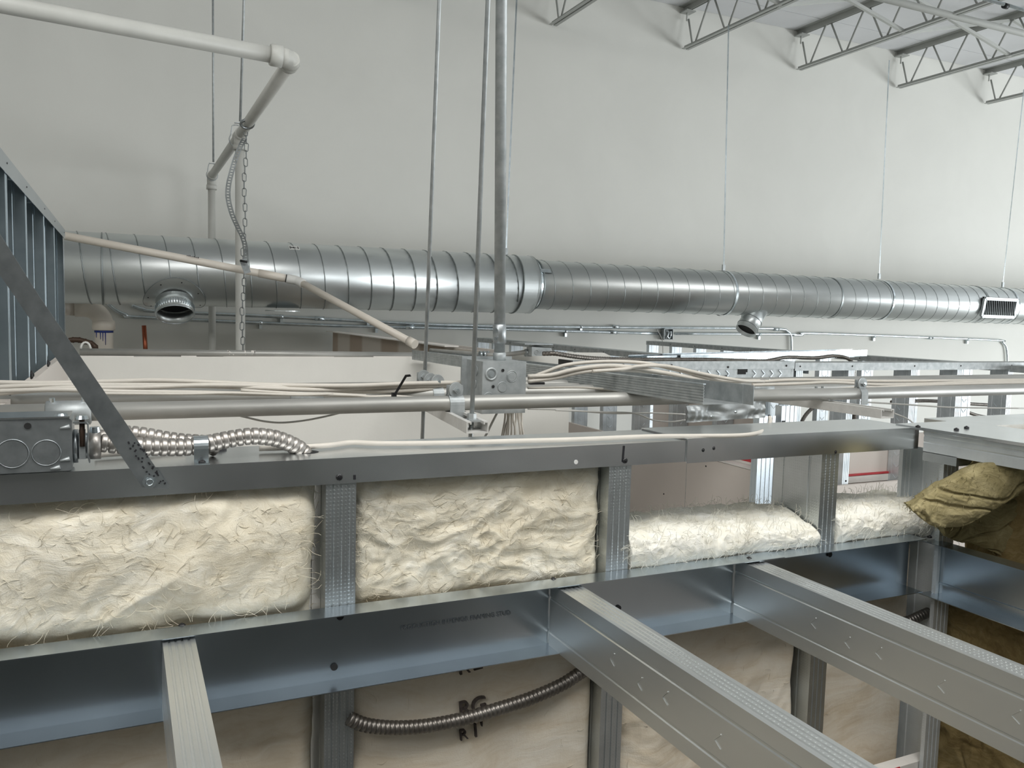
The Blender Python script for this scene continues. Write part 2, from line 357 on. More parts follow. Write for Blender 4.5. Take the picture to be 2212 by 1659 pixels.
# saddle flange hugging duct
m = MB(); vs = []; fs = []; NR, NA = 5, 48
for i in range(NR+1):
    rr = rc*.9+(rc*.72)*i/NR
    for k in range(NA):
        a = 2*math.pi*k/NA; dx = rr*math.cos(a); arc = rr*math.sin(a)/r1; ang = math.atan2(cd.z, cd.y)+arc
        rad = r1+.004; vs.append(V((cx0+dx, YD+rad*math.cos(ang), .213+rad*math.sin(ang))))
for i in range(NR):
    for k in range(NA): fs.append((i*NA+k, i*NA+(k+1) % NA, (i+1)*NA+(k+1) % NA, (i+1)*NA+k))
sf_ = m.add(vs, fs, True).build('saddle_flange', M['duct'], D1)
MB().tube(vs[NR*NA:], .0022, 5, closed=True).build('flange_edge', M['ductseam'], sf_)
for k in range(8):
    a = 2*math.pi*(k+.3)/8; rr = rc*1.4; ang = math.atan2(cd.z, cd.y)+rr*math.sin(a)/r1; nn = V((0, math.cos(ang), math.sin(ang)))
    inst('screw', SCR, D1, V((cx0+rr*math.cos(a), YD, .213))+nn*(r1+.004), nn)
# second saddle behind
s2 = MB(); q = V((.93, YD, .217)); s2.disc(q+V((0, 0, -r1-.012)), (0, 0, -1), .11, .006, 30); s2.build('rear_saddle', M['duct'], D1)
lb = aY(634, 533, YD-.10); m = MB(); ang = math.atan2(lb.z-.218, lb.y-YD); ang = math.radians(125)
nn = V((0, math.cos(ang), math.sin(ang))); tt = V((0, nn.z, -nn.y)); c0 = V((lb.x, YD, .2185))+nn*(r1+.003)
m.bar(c0-V((.033, 0, 0)), c0+V((.033, 0, 0)), .045, .002, up=nn); st_ = m.build('sticker', M['white'], D1)
m = MB()
for k, (dx, w_, h_) in enumerate(((-.024, .006, .026), (-.014, .008, .012), (-.002, .010, .016), (.010, .004, .012), (.024, .005, .026))): m.bar(c0+V((dx-w_/2, 0, 0))+nn*.0015, c0+V((dx+w_/2, 0, 0))+nn*.0015, h_, .001, up=nn)
m.build('print', M['ink'], st_)
# right run
D2 = thing('spiral_duct', 'slimmer shiny spiral duct, the right-hand run hung on wires with a grille', 'duct', (3, YD, .2))
xa2, xb2, r2 = 2.745, 13.6, .180; zA, zB = .234, .222
MB().pipe_wall((xa2, YD, zA), (1, 0, (zB-zA)/(xb2-xa2)), xb2-xa2, r2, r2-.003, 64).build('shell', M['duct'], D2)
helix(xa2+.01, 9.6, zA, zA+(zB-zA)*.62, YD, r2+.001, .15, .003).build('spiral_seam', M['ductseam'], D2)
MB().tube([(2.62, YD, .232), (2.705, YD, .233), (2.75, YD, .234)], [.188, .196, .178], 48, caps=False).build('inner_sleeve', M['zinc'], D2)
MB().ring((xa2, YD, .234), (1, 0, 0), r2+.002, .006, 56).build('end_bead', M['ductseam'], D2)
a_ = math.radians(150); nn = V((0, math.cos(a_), math.sin(a_))); MB().bar(V((2.72, YD, .234))+nn*.189, V((2.80, YD, .234))+nn*.189, .03, .003, up=nn).build('bracket', M['zinc'], D2)
for u_ in (1588, 1815, 2130):
    xx = aY(u_, 640, YD-.15).x; MB().tube([(xx-.008, YD, .229), (xx+.008, YD, .229)], r2+.006, 64, caps=False).build('joint_band', M['ductseam'], D2)
# angled stub
sd = nrm((-.60, -.1, -.80)); sb = V((4.86, YD-.03, .228-.12)); rs = .088
stub = MB().pipe_wall(sb, sd, .235, rs, rs-.003, 36).build('angled_stub', M['duct'], D2)
MB().ring(sb+sd*.12, sd, rs+.001, .004, 36).ring(sb+sd*.19, sd, rs+.001, .004, 36).build('bead', M['ductseam'], stub)
MB().disc(sb+sd*.2, sd, rs-.004, .002, 30).build('interior_shade', M['dark'], stub)  # black disc stands for the shade inside the stub
# grille
gx0, gx1 = 7.50, 7.98; gc = V((0, YD, .225)); a0 = math.radians(180+8); n_ = V((0, math.cos(a0), math.sin(a0))); t_ = V((0, -n_.z, n_.y))
def gp(x, h, d): return V((x, YD, .225))+n_*(r2+d)-t_*h
hh = .085
m = MB(); m.bar(gp(gx0, hh, .02), gp(gx1, hh, .02), .03, .022, up=n_); m.bar(gp(gx0, -hh, .02), gp(gx1, -hh, .02), .03, .022, up=n_)
m.bar(gp(gx0, -hh, .02), gp(gx0, hh, .02), .03, .022, up=n_); m.bar(gp(gx1, -hh, .02), gp(gx1, hh, .02), .03, .022, up=n_)
gr = m.build('air_grille', M['dull'], D2); MB().box((gx0, YD-r2-.008, .225-.07), (gx1, YD-r2-.002, .225+.075)).build('back_shade', M['dark'], gr)  # black plate stands for the shade behind the louvres
bl = lib(MB().bar((0, 0, -.072), (0, 0, .072), .0035, .022, up=(.35, 1, 0)), 'louver_blade', M['dull'])
for k in range(14):
    o = inst('louver_blade', bl, gr, gp(gx0+.028+k*(gx1-gx0-.056)/13, 0, .018), rot=(math.radians(-8), 0, 0))
# hangers
HL = ['thin hanger strap to the duct just right of the thick vertical conduit', 'thin hanger strap to the slim duct beside its angled stub',
      'thin hanger strap to the slim duct, second from the right edge', 'thin hanger strap above the duct grille at the right edge']
for k, (p, q, lab) in enumerate((((1116, 0), (1093, 548), HL[0]), ((1575, 0), (1563, 582), HL[1]), ((1927, 0), (1899, 600), HL[2]), ((2212, 190), (2166, 618), HL[3]))):
    b = aY(q[0], q[1], YD); t = aY(p[0], p[1], YD); d = (t-b); top = b+d*((2.38-b.z)/d.z)
    H = thing('duct_hanger', lab, 'hanger', b, 'hanger straps holding the duct')
    MB().bar(b+V((0,0,.03)), top, .012, .002, up=(0, 1, 0)).build('strap', M['zinc'], H)
    MB().bar(b+V((0,0,-.012)), b+V((0,0,.04)), .026, .014, up=(0, 1, 0)).build('clip', M['dull'], H)
    if k: MB().tube([(b.x-.010, YD, .23), (b.x+.010, YD, .23)], r2+.008, 64, caps=False).build('loop_band', M['zinc'], H)
# ================================================================ BACK WALL SERVICES
def conduit_run(name, label, cat, pts, r, mat, n=6, group=None, seg=10):
    o = MB().tube(spline(pts, n), r, seg).build(name, mat); return tag(o, label, cat, group)
YW = 6.175
c1 = thing('wall_conduit', 'lower of the two long shiny conduits along the back wall, bending down at far right', 'conduit', aY(700, 703, YW), 'conduits clipped to the back wall')
P1 = [(232, 655), (250, 670), (275, 681), (310, 686), (700, 703), (1100, 712), (1428, 721)]
MB().tube(spline([aY(u, v, YW) for u, v in P1], 6), .0125, 10).build('tube', M['zinc'], c1)
P1b = [(1458, 721), (1700, 722), (1712, 724), (1735, 723), (1748, 720), (1950, 727), (2152, 735), (2166, 740), (2174, 752), (2177, 790), (2177, 800)]
MB().tube(spline([aY(u, v, YW) for u, v in P1b], 5), .0125, 10).build('tube', M['zinc'], c1)
MB().tube([aY(2177, 795, YW), V((aY(2177, 795, YW).x, YW, -2.0))], .0125, 10).build('tube', M['zinc'], c1)
c2 = thing('wall_conduit', 'upper of the two long shiny conduits along the back wall, turning down mid-right', 'conduit', aY(700, 690, YW), 'conduits clipped to the back wall')
P2 = [(285, 660), (310, 668), (350, 673), (620, 685), (1040, 704), (1600, 709), (1685, 711), (1700, 715), (1708, 724), (1710, 745), (1710, 790)]
MB().tube(spline([aY(u, v, YW-.0) for u, v in P2], 6), .0125, 10).build('tube', M['zinc'], c2)
MB().tube([aY(1710, 785, YW), V((aY(1710, 785, YW).x, YW, -2.0))], .0125, 10).build('tube', M['zinc'], c2)
for (c, lst) in ((c1, [(563, 690+7), (813, 706), (1222, 716), (1640, 723), (1888, 727), (2090, 734)]), (c2, [(608, 684), (795, 693), (1255, 706), (1632, 710)])):
    for (u, v) in lst:
        p = aY(u, v, YW); m = MB(); m.tube([p-V((.011,0,0)), p+V((.011,0,0))], .0165, 10); m.box((p.x-.01, YW-.006, p.z-.045), (p.x+.01, YW+.02, p.z)); m.build('pipe_strap', M['zinc'], c)
for (c, lst) in ((c1, [(540+345, 707), (1325, 718), (2009, 730)]), (c2, [(690, 688), (1330, 706), (1676, 711)])):
    for (u, v) in lst:
        p = aY(u, v, YW); MB().tube([p-V((.035,0,.0)), p+V((.035,0,-.001))], .0165, 12).build('coupling', M['zinc'], c)
p = aY(1443, 722, YW-.02); B = thing('wall_junction_box', 'open square metal junction box in line with the lower wall conduit', 'junction box', p)
s = .05; m = MB(); m.box((p.x-s, YW-.03, p.z-s), (p.x+s, YW+.02, p.z-s+.004)); m.box((p.x-s, YW-.03, p.z+s-.004), (p.x+s, YW+.02, p.z+s)); m.box((p.x-s, YW-.03, p.z-s), (p.x-s+.004, YW+.02, p.z+s)); m.box((p.x+s-.004, YW-.03, p.z-s), (p.x+s, YW+.02, p.z+s)); m.box((p.x-s, YW+.018, p.z-s), (p.x+s, YW+.02, p.z+s)); m.build('box_shell', M['dull'], B)
MB().tube(spline([p+V(q) for q in ((-.03, 0, .03), (0, -.01, .02), (-.02, -.02, -.02), (.01, -.01, -.035), (.03, 0, -.01), (.02, -.01, .03))], 6), .008, 6).build('wire_coil', M['zinc'], B)
conduit_run('loose_wire', 'thin white wire hanging from the open wall junction box', 'wire', [aY(u, v, 6.16) for u, v in ((1418, 712), (1425, 722), (1431, 737), (1432, 757), (1432, 790))], .004, M['cableg'])
# vent pipe, copper
vp = thing('vent_pipe', 'cream plastic vent pipe with elbow and blue primer drips behind the bulkhead', 'pipe', aY(224, 760, 5.8))
t = aY(224, 690, 5.8); xx = t.x; zt = aY(224, 673, 5.8).z
MB().tube([(xx, 5.8, -2.7), (xx, 5.8, aY(224, 705, 5.8).z)], .053, 24).build('riser', M['pvc'], vp)
arc = [V((xx, 5.8, t.z-.04))]+[V((xx-.11+.11*math.cos(a), 5.8, t.z-.04+.11*math.sin(a))) for a in [math.pi/2*i/8 for i in range(1, 9)]]+[V((xx-.16, 5.8, t.z+.07))]
MB().tube(arc, .057, 24).build('elbow', M['pvc'], vp); h0 = aY(224, 712, 5.8).z
MB().tube([(xx, 5.8, h0+.06), (xx, 5.8, h0+.055), (xx, 5.8, h0), (xx, 5.8, h0-.005)], [.056, .066, .066, .058], 24).build('hub', M['pvc'], vp)
MB().tube([arc[-1], arc[-1]-V((1.0, 0, -.02))], .05, 24).build('branch', M['pvc'], vp)
m = MB(); m.tube([(xx, 5.8, h0-.018), (xx, 5.8, h0-.004)], .0545, 24)
for a, L in ((-110, .05), (-80, .085), (-140, .04), (-95, .06)):
    a = math.radians(a); q = V((xx+.054*math.cos(a), 5.8+.054*math.sin(a), h0-.01)); m.tube([q, q-V((0, 0, L))], [.004, .0015], 6)
m.build('primer_drip', M['blue'], vp)
tag(MB().tube([aY(311, 703, 5.7), aY(317, 800, 5.7)], .0135, 12).build('copper_pipe', M['copper']), 'short copper pipe stub standing up behind the white bulkhead', 'pipe')
pts = resamp(spline([aY(u, v, 5.3) for u, v in ((120, 742), (160, 734), (185, 738), (200, 744), (207, 755), (208, 790))], 8), .006)
tag(MB().tube(pts, [.0155+(.003 if i % 5 < 1 else 0) for i in range(len(pts))], 10).build('brown_hose', M['brown']), 'dark brown ribbed hose curving down left of the vent pipe', 'hose')
# ================================================================ GAS PIPE
GX = .538
e1 = aY(632, 127, 2.95); e2 = aX(457, 380, GX); e2.x = GX
Gp = thing('painted_pipe_run', 'white painted pipe run with elbows crossing the upper left and dropping behind the duct', 'pipe', (e2.x, e2.y, -1))
l = aY(0, 8, 2.95); dd = (l-e1).normalized(); MB().tube([e1, e1+dd*2.2], .0268, 20).build('pipe', M['pipe'], Gp)
MB().tube([e1, V((GX, e2.y, e2.z))], .0245, 20).build('pipe', M['pipe'], Gp)
MB().tube([(GX, e2.y, e2.z), (GX, e2.y, -2.7)], .0235, 18).build('pipe', M['pipe'], Gp)
yt = 4.41; tfr = (yt-e1.y)/(e2.y-e1.y); tp_ = e1.lerp(e2, tfr)
MB().tube([tp_, (tp_.x+.005, tp_.y, -2.7)], .0235, 18).build('pipe', M['pipe'], Gp)
m = MB(); m.tube([e1+dd*.075, e1+dd*.07, e1+dd*.035], [.034, .036, .036], 20); m.tube([e1+dd*.045]+[e1+dd*.045*(1-math.sin(a))+(e2-e1).normalized()*.045*(1-math.cos(a)) for a in (.3, .6, .9, 1.2, 1.5708)], .0325, 20); m.tube([e1+(e2-e1).normalized()*.04, e1+(e2-e1).normalized()*.075], .033, 20); m.build('elbow', M['pipe'], Gp)
m = MB(); de = (e1-e2).normalized(); m.tube([e2+de*.07, e2+de*.02, e2+V((0,0,-.03)), e2+V((0,0,-.08))], [.029, .03, .03, .029], 18); m.tube([e2+V((0,0,-.06)), e2+V((0,0,-.09))], .034, 18); m.build('elbow', M['pipe'], Gp)
m = MB(); m.tube([tp_-de*.06, tp_+de*.06], .03, 18); m.tube([tp_, tp_-V((0, 0, .07))], .029, 18); m.tube([tp_-V((0,0,.05)), tp_-V((0,0,.075))], .033, 18); m.build('tee', M['pipe'], Gp)
def rod(lab, top, bot, y, r, g, zt=2.4, name='threaded_rod', mat=None, thread=True):
    t = aY(*top, y); b = aY(*bot, y); d = t-b; tt = b+d*((zt-b.z)/d.z)
    o = MB().tube([b, tt], r, 8).build(name, mat or M['dull']); return tag(o, lab, 'rod', g), b
for (lab, top, bot, y, yy) in (('threaded rod holding the far end of the painted pipe run', (460, 0), (461, 350), 5.9, 0), ('threaded rod holding the painted pipe run above its tee', (527, 0), (519, 262), 4.55, 0)):
    o, b = rod(lab, top, bot, y, .0065, 'rods holding the painted pipe')
    zc_ = e1.lerp(e2, (y-e1.y)/(e2.y-e1.y)); H = thing('clevis_hanger', lab.replace('threaded rod holding', 'small clevis ring under the rod for'), 'hanger', b)
    MB().tube([(zc_.x+.031*math.cos(a)*1.15, y, zc_.z+.031*math.sin(a)*1.15+(.04 if math.sin(a) > .6 else 0)) for a in [2*math.pi*k/20 for k in range(20)]], .003, 6, closed=True).build('ring', M['dull'], H)
    MB().bar((b.x-.028, y, b.z-.01), (b.x+.028, y, b.z-.01), .02, .004).build('yoke', M['dull'], H)
# perforated strap
sp = spline([aY(u, v, y) for u, v, y in ((528, 300, 3.98), (520, 315, 3.96), (508, 345, 3.95), (498, 380, 3.94), (493, 405, 3.94), (493, 430, 3.94), (501, 462, 3.94), (513, 490, 3.95), (523, 510, 3.96), (529, 530, 3.97), (531, 555, 3.98), (529, 575, 3.98))], 6)
sp = resamp(sp, .0125)
def perf_ribbon(pts, w_, wd):
    m = MB(); t = .0012
    for i in range(len(pts)-1):
        a, b = pts[i], pts[i+1]; d = b-a; n = d.cross(wd).normalized()*t
        def q(s_, k): return a+d*s_+wd*k
        segs = [((0, -w_), (1, -w_), (1, -w_*.42), (0, -w_*.42)), ((0, w_*.42), (1, w_*.42), (1, w_), (0, w_)), ((0, -w_*.42), (.25, -w_*.42), (.25, w_*.42), (0, w_*.42)), ((.75, -w_*.42), (1, -w_*.42), (1, w_*.42), (.75, w_*.42))]
        for sgm in segs:
            p = [q(*z) for z in sgm]; m.hexa(p+[z+n for z in p])
    return m
S = thing('perforated_strap', 'grey perforated hanger strap bowing down from the painted pipe to the cream pipe', 'strap', sp[-1])
perf_ribbon(sp, .0115, V((1, 0, 0))).build('band', M['perf'], S)
MB().tube([aY(534+14*math.cos(a), 268+9*math.sin(a), 4.05+.03*math.sin(a)) for a in [2*math.pi*k/16 for k in range(16)]], .007, 6, closed=True).build('upper_wrap', M['strap'], S)
MB().bar(aY(524, 560, 3.97), aY(535, 590, 3.97), .03, .006, up=(0, 1, 0)).build('lower_wrap', M['strap'], S)
MB().tube([aY(519, 563, 3.95), aY(534, 566, 3.94)], .006, 6).build('bolt', M['dark'], S)
# chain
CH = thing('chain', 'thin steel chain hanging straight down beside the painted vertical pipe', 'chain', aY(523, 740, 4.2), None)
lkm = MB(); a_, b_ = .0095, .020
lkm.tube([(a_*math.cos(t)*(1), 0, (b_-a_)*(1 if math.sin(t) >= 0 else -1)+a_*math.sin(t)) for t in [2*math.pi*k/16 for k in range(16)]], .0021, 6, closed=True)
LK = lib(lkm, 'link', M['perf']); ct = aY(531, 285, 4.2); cb = aY(523, 752, 4.2); n = int((ct-cb).length/.0355)
for k in range(n+2):
    p = ct.lerp(cb, k/n); p = p+V((.004*math.sin(k*.7), 0, 0)); inst('link', LK, CH, p, rot=(0, .05*math.sin(k), (.25 if k % 2 == 0 else 1.35)))
# condensate PVC
PV = thing('drain_line', 'cream plastic drain line sloping across the duct with a white elbow', 'pipe', aY(640, 605, 4.05))
a, b, c = aY(133, 508, 4.15), aY(642, 606, 4.0), aY(893, 742, 3.3)
a = a+(a-b)*.25
MB().tube([a, b], .0178, 18).build('pipe', M['pvc'], PV); MB().tube([b, c], .0165, 18).build('pipe', M['pvc'], PV)
d1 = (b-a).normalized(); d2 = (c-b).normalized(); m = MB(); m.tube([b-d1*.05, b-d1*.045, b-d1*.01, b+d2*.01, b+d2*.045, b+d2*.05], [.0195, .0215, .0215, .0215, .021, .0195], 18); m.build('elbow', M['white'], PV)
MB().tube([b-d1*.054, b-d1*.05], .0195, 18).build('black_joint', M['black'], PV); MB().tube([a.lerp(b, .86), b-d1*.06], .0195, 18).build('coupling', M['pvc'], PV)
MB().tube([c-d2*.03, c+d2*.01], .020, 14).build('end_coupling', M['pvc'], PV)
m = MB()
for k in range(9):
    q = aY(404+k*3, 553+k*.6, 4.06)-V((0, .019, 0)); m.box(q-V((.002, .0004, .002)), q+V((.0016, .0004, .0015*(1+k % 3))))
m.build('printed_mark', M['ink'], PV)
# ================================================================ LEFT STUD WALL
LX = -.195; LY = [1.36, 1.769, 2.106, 2.557, 2.92, 3.355]; zt = .266
L = thing('framed_wall', 'tall framed wall of galvanised studs at the left edge', 'wall frame', (LX, 2.5, ZF))
MB().extr(thick([(-.001, -.032), (-.001, 0), (.094, 0), (.094, -.032)], .0012), (LX+.0015, 1.0, zt), (-1, 0, 0), (0, 0, 1), (0, 1, 0), 2.42).build('top_track', M['rim'], L)
sm = MB().sheet(c_line(.034, .092), .001, (0, 0, 0), (0, 1, 0), (-1, 0, 0), (0, 0, 1), zt-.002-ZF); stud_l = lib(sm, 'stud', M['studl'])
for y in LY:
    inst('stud', stud_l, L, (LX, y, ZF)); inst('screw', SCR, L, (LX+.0015, y+.017, zt-.012), (1, 0, 0))
    if y < 3.2: MB().box((LX-.05, y+.2, ZF), (LX-.046, y+.204, zt-.01)).build('edge_bead', M['zinc'], L)
MB().extr(thick(u_line(.094, .034), .001), (LX+.001, 3.36, ZF), (0, -1, 0), (-1, 0, 0), (0, 0, 1), zt-ZF).build('end_stud', M['rim'], L)
MB().box((LX, 1.0, ZF), (LX+.016, 3.22, -.165)).build('drywall_board', M['gwbl'], L)
for q in ((67, 810), (103, 785), (20, 843)): p = aX(*q, LX+.016); inst('screw', SCRB, L, p, (1, 0, 0))
# ================================================================ BULKHEAD
BY = 3.22
bk = thing('bulkhead_wall', 'long white drywall bulkhead wall with rough top edge behind the conduits', 'wall', (0.8, BY, ZF))
vs = []; m = MB(); xe = aY(1229, 900, BY).x
m.box((LX+.016, BY, ZF), (xe, BY+.10, -.182)); m.build('drywall_face', M['bulk'], bk)
m = MB(); random.seed(3); x = LX+.02
while x < xe-.1:
    ww = random.uniform(.05, .22); h = random.uniform(.001, .006); m.box((x, BY+.001, -.1825), (min(x+ww, xe), BY+.015, -.182+h)); x += ww
m.build('torn_paper_edge', M['gwbedge'], bk)
for k in range(7):
    q = aY(random.choice([384, 496, 530, 545, 560]), 764, BY+.01); m2 = MB().tube([q+V((random.uniform(-.02, .02), 0, -.004)), q+V((random.uniform(-.01, .01), 0, .012))], .0025, 5); m2.build('paper_scrap', M['gwbedge'], bk)
p = aY(133, 800, BY-.002); tag(MB().bar(p-V((0,0,.022)), p+V((0,0,.018)), .006, .003, up=(0,1,0)).build('marker_line', M['ink'], bk))
# drywall cap at right end of bulkhead
cap = MB(); pts = [(0, 0), (.42, 0), (.45, -.012), (.46, -.03), (.46, -.07), (0, -.07)]
cap.extr(pts, (aY(1005, 785, 2.9).x+.1, 2.75, -.135), (1, 0, 0), (0, 0, 1), (0, 1, 0), .016)
tag(cap.build('drywall_offcut', M['bulk']), 'cream drywall piece with rounded corner behind the square metal box', 'drywall')
gp_ = thing('grey_pipe', 'grey painted pipe lying along the top of the white bulkhead', 'pipe', aY(500, 766, BY+.02))
a, b = aY(172, 760, BY+.02), aY(900, 768, BY+.02); MB().tube([a, b+V((.1, 0, 0))], .0125, 14).build('tube', M['cond'], gp_)
q = aY(185, 758, BY+.0); MB().tube([q+V((.015*math.cos(t), 0, .008+.022*math.sin(t))) for t in [math.pi*k/8 for k in range(9)]], .004, 6).build('saddle_clip', M['white'], gp_)
# brown taped partition
TW = thing('taped_partition', 'brown unfinished drywall partition with taped joints running back to the far wall', 'wall', (1.42, 4.6, ZF))
MB().box((1.40, BY+.10, ZF), (1.416, 6.12, -.158)).build('drywall_board', M['taped'], TW)
MB().box((1.418, BY+.10, ZF), (1.508, 6.12, -.170)).build('framing', M['dull'], TW)
MB().box((1.510, BY+.10, ZF), (1.526, 6.12, -.156)).build('drywall_board', M['gwbl'], TW)
MB().bar((1.38, 6.1, -.150), (1.38, 3.6, -.150), .07, .006).build('paper_strip', M['gwbedge'], TW)
# ================================================================ FAR PARTITIONS
zT = -.182
def chevron(m, o, U, Wd, z0, z1, nrm_, step=.052, s=.016):
    z = z0
    while z < z1:
        c = V(o)+V((0, 0, 1))*z
        m.bar(c-U*s+V((0,0,s)), c, .0035, .003, up=nrm_); m.bar(c, c+U*s+V((0,0,s)), .0035, .003, up=nrm_); z += step
# R0: X=2.47, Y 2.56..5.92
def partitionY(name, label, X, ys, y0, y1, zt, boards, zchev):
    T = thing(name, label, 'wall frame', (X, (y0+y1)/2, ZF))
    MB().extr(thick([(0, -.030), (0, 0), (.094, 0), (.094, -.030)], .0012), (X-.002, y0, zt), (1, 0, 0), (0, 0, 1), (0, 1, 0), y1-y0).build('top_track', M['dull'], T)
    sm = MB().sheet(c_line(.034, .09), .001, (0, 0, 0), (0, 1, 0), (1, 0, 0), (0, 0, 1), zt-.002-ZF)
    chevron(sm, (.045, -.001, 0), V((1, 0, 0)), None, zchev-ZF, zt-ZF-.06, (0, 1, 0)); me = lib(sm, 'stud', M['studf'])
    for y in ys:
        inst('stud', me, T, (X, y, ZF)); inst('screw', SCR, T, (X-.0022, y+.017, zt-.015), (-1, 0, 0))
    for i, (a, b, mat) in enumerate(boards): MB().box(a, b).build('drywall_board', mat, T)
    return T
ys0 = [5.87, 5.58, 5.27, 4.95, 4.62, 4.34, 4.01, 3.68, 3.35, 3.01, 2.70]
R0 = partitionY('framed_wall', 'framed wall of studs with chevron dimples running to the back wall behind the white bulkhead end', 2.47, ys0, 2.56, 5.92, zT+.003,
    [((2.452, 2.53, ZF), (2.468, 4.42, -.642), M['gwb']), ((2.566, 2.72, ZF), (2.582, 3.66, -.40), M['gwb'])], -1.2)
for q in ((1434, 1067), (1525, 1007), (1628, 1037), (1686, 1045), (1629, 1065)):
    p = aX(*q, 2.452); inst('screw', SCR, R0, p, (-1, 0, 0))
jm = []
for y_ in (4.0, 3.2, 2.62+.12): MB().box((2.4513, y_-.001, -1.6), (2.4523, y_+.001, -.643)).build('board_joint', M['dull'], R0)
m = MB().box((2.450, 2.60, -.640), (2.569, 3.05, -.632)); tw = m.build('paper_ledge', M['gwbedge'], R0)
# red printed edge tape
a, b = aX(1575, 992, 2.50), aX(1702, 1015, 2.50); RT = thing('printed_bundle_tape', 'red printed end tape with white letters lying on the drywall edge', 'tape', a)
c0, c1_ = V((2.50, 2.72, -.630)), V((2.50, 3.12, -.630))
zt0 = -.585; m = MB(); m.hexa([(2.50,2.62,-.630),(2.56,2.62,-.630),(2.56,3.12,-.630),(2.50,3.12,-.630),(2.50,2.62,zt0),(2.56,2.62,zt0),(2.56,3.12,zt0),(2.50,3.12,zt0)]); m.build('strip', M['red'], RT)
MB().box((2.498, 2.60, -.612), (2.50, 2.70, -.588)).build('blue_end', M['tapeblue'], RT)
MB().box((2.497, 2.60, -.631), (2.50, 3.12, -.620)).build('paper_edge', M['gwbedge'], RT)
def text(s, size, origin, xd, up, name, mat, parent, ext=.0006):
    cu = bpy.data.curves.new(name, 'FONT'); cu.body = s; cu.size = size; cu.extrude = ext; o = link(bpy.data.objects.new(name, cu))
    bpy.context.view_layer.update(); dg = bpy.context.evaluated_depsgraph_get(); me = bpy.data.meshes.new_from_object(o.evaluated_get(dg)); bpy.data.objects.remove(o)
    xd = nrm(xd); up = nrm(up); nz = xd.cross(up); mt = Matrix((xd, up, nz)).transposed().to_4x4(); mt.translation = V(origin)
    me.transform(mt); me.transform(Matrix.Translation(-ORG[parent.name])); me.materials.clear(); me.materials.append(mat)
    o = link(bpy.data.objects.new(name, me)); o.parent = parent; ORG[o.name] = ORG[parent.name]; return o
text('OCK', .030, (2.4975, 3.02, -.612), (0, -1, 0), (0, 0, 1), 'lettering', M['white'], RT)
text('BRAND', .010, (2.4975, 2.90, -.612), (0, -1, 0), (0, 0, 1), 'lettering', M['white'], RT) if False else None
ys1 = [5.58, 5.27, 4.97, 4.66, 4.36, 4.06, 3.76, 3.44, 3.13, 2.82]
R1 = partitionY('framed_wall', 'farthest framed wall, its dark top track running down to the right edge', 3.85, ys1, 1.9, 5.62, zT+.004,
    [((3.832, 2.6, ZF), (3.848, 5.3, -.618), M['gwb'])], -.8)
# R2: Y=2.56 along X
Y2 = 2.56; zt2 = aY(1719, 784, Y2).z
R2 = thing('framed_wall', 'framed wall parallel to the back wall in the right middle distance, bright top track', 'wall frame', (3.2, Y2, ZF))
xL = aY(1716, 800, Y2).x
MB().extr(thick([(0, -.032), (0, 0), (.094, 0), (.094, -.032)], .0012), (xL, Y2-.002, zt2), (0, 1, 0), (0, 0, 1), (1, 0, 0), 2.4).build('top_track', M['dull'], R2)
sm = MB().sheet(c_line(.034, .09), .001, (0, 0, 0), (1, 0, 0), (0, 1, 0), (0, 0, 1), zt2-.003-ZF); chevron(sm, (-.001, .045, 0), V((0, 1, 0)), None, 1.9, 2.5, (1, 0, 0)); me2 = lib(sm, 'stud', M['studf'])
for u_ in (1720, 1833, 1968, 2068, 2178):
    x = aY(u_, 805, Y2).x; inst('stud', me2, R2, (x, Y2, ZF)); inst('screw', SCR, R2, (x+.017, Y2-.0022, zt2-.014), (0, -1, 0))
MB().box((xL+.03, Y2-.018, ZF), (xL+2.3, Y2-.002, aY(1815, 1047, Y2).z)).build('drywall_board', M['gwbl'], R2)
zg = aY(1815, 1047, Y2).z
MB().box((xL+.03, Y2+.095, ZF), (xL+2.3, Y2+.111, -.50)).build('drywall_board', M['gwb'], R2)
MB().box((xL+.1, Y2+.085, zg-.02), (xL+1.6, Y2+.094, zg+.01)).build('paper_strip', M['gwbedge'], R2)
MB().box((xL+.33, Y2+.083, zg+.012), (xL+1.0, Y2+.093, zg+.020)).build('red_strip', M['red'], R2)
for q in ((1827, 1039), (1958, 1034)): p = aY(*q, Y2-.018); inst('screw', SCR, R2, p, (0, -1, 0))
# header over opening, chevron stud face
HD = thing('door_header', 'boxed metal header with chevron dimples and a black rectangular slot', 'header', (2.2, 2.56, -.25))
xh0 = aY(1236, 790, Y2).x; zh1 = zt2+.006; zh0 = aY(1500, 828, Y2).z-.01
MB().box((xh0, Y2, zh0), (xL-.003, Y2+.09, zh1)).build('stud_face', M['dull'], HD)
MB().box((xh0, Y2-.003, zh1-.030), (xL-.003, Y2-.0005, zh1+.001)).build('upper_leg', M['dull'], HD)
MB().box((xh0, Y2-.003, zh0-.001), (xL-.003, Y2-.0005, zh0+.018)).build('lower_leg', M['dull'], HD)
m = MB(); x = xh0+.3; zm = (zh0+zh1)/2-.002
while x < xL-.05:
    if not (aY(1592, 803, Y2).x < x < aY(1622, 803, Y2).x): m = MB(); m.bar((x, Y2-.002, zm), (x-.015, Y2-.002, zm+.014), .004, .003, up=(0, 1, 0)); m.bar((x, Y2-.002, zm), (x-.015, Y2-.002, zm-.014), .004, .003, up=(0, 1, 0)); m.build('chevron_dimple', M['studf'], HD)
    x += .045
p = aY(1603, 802, Y2); MB().box((p.x-.022, Y2-.002, p.z-.012), (p.x+.018, Y2-.0008, p.z+.018)).box((p.x+.018, Y2-.002, p.z-.004), (p.x+.026, Y2-.0008, p.z+.012)).build('slot', M['dark'], HD)
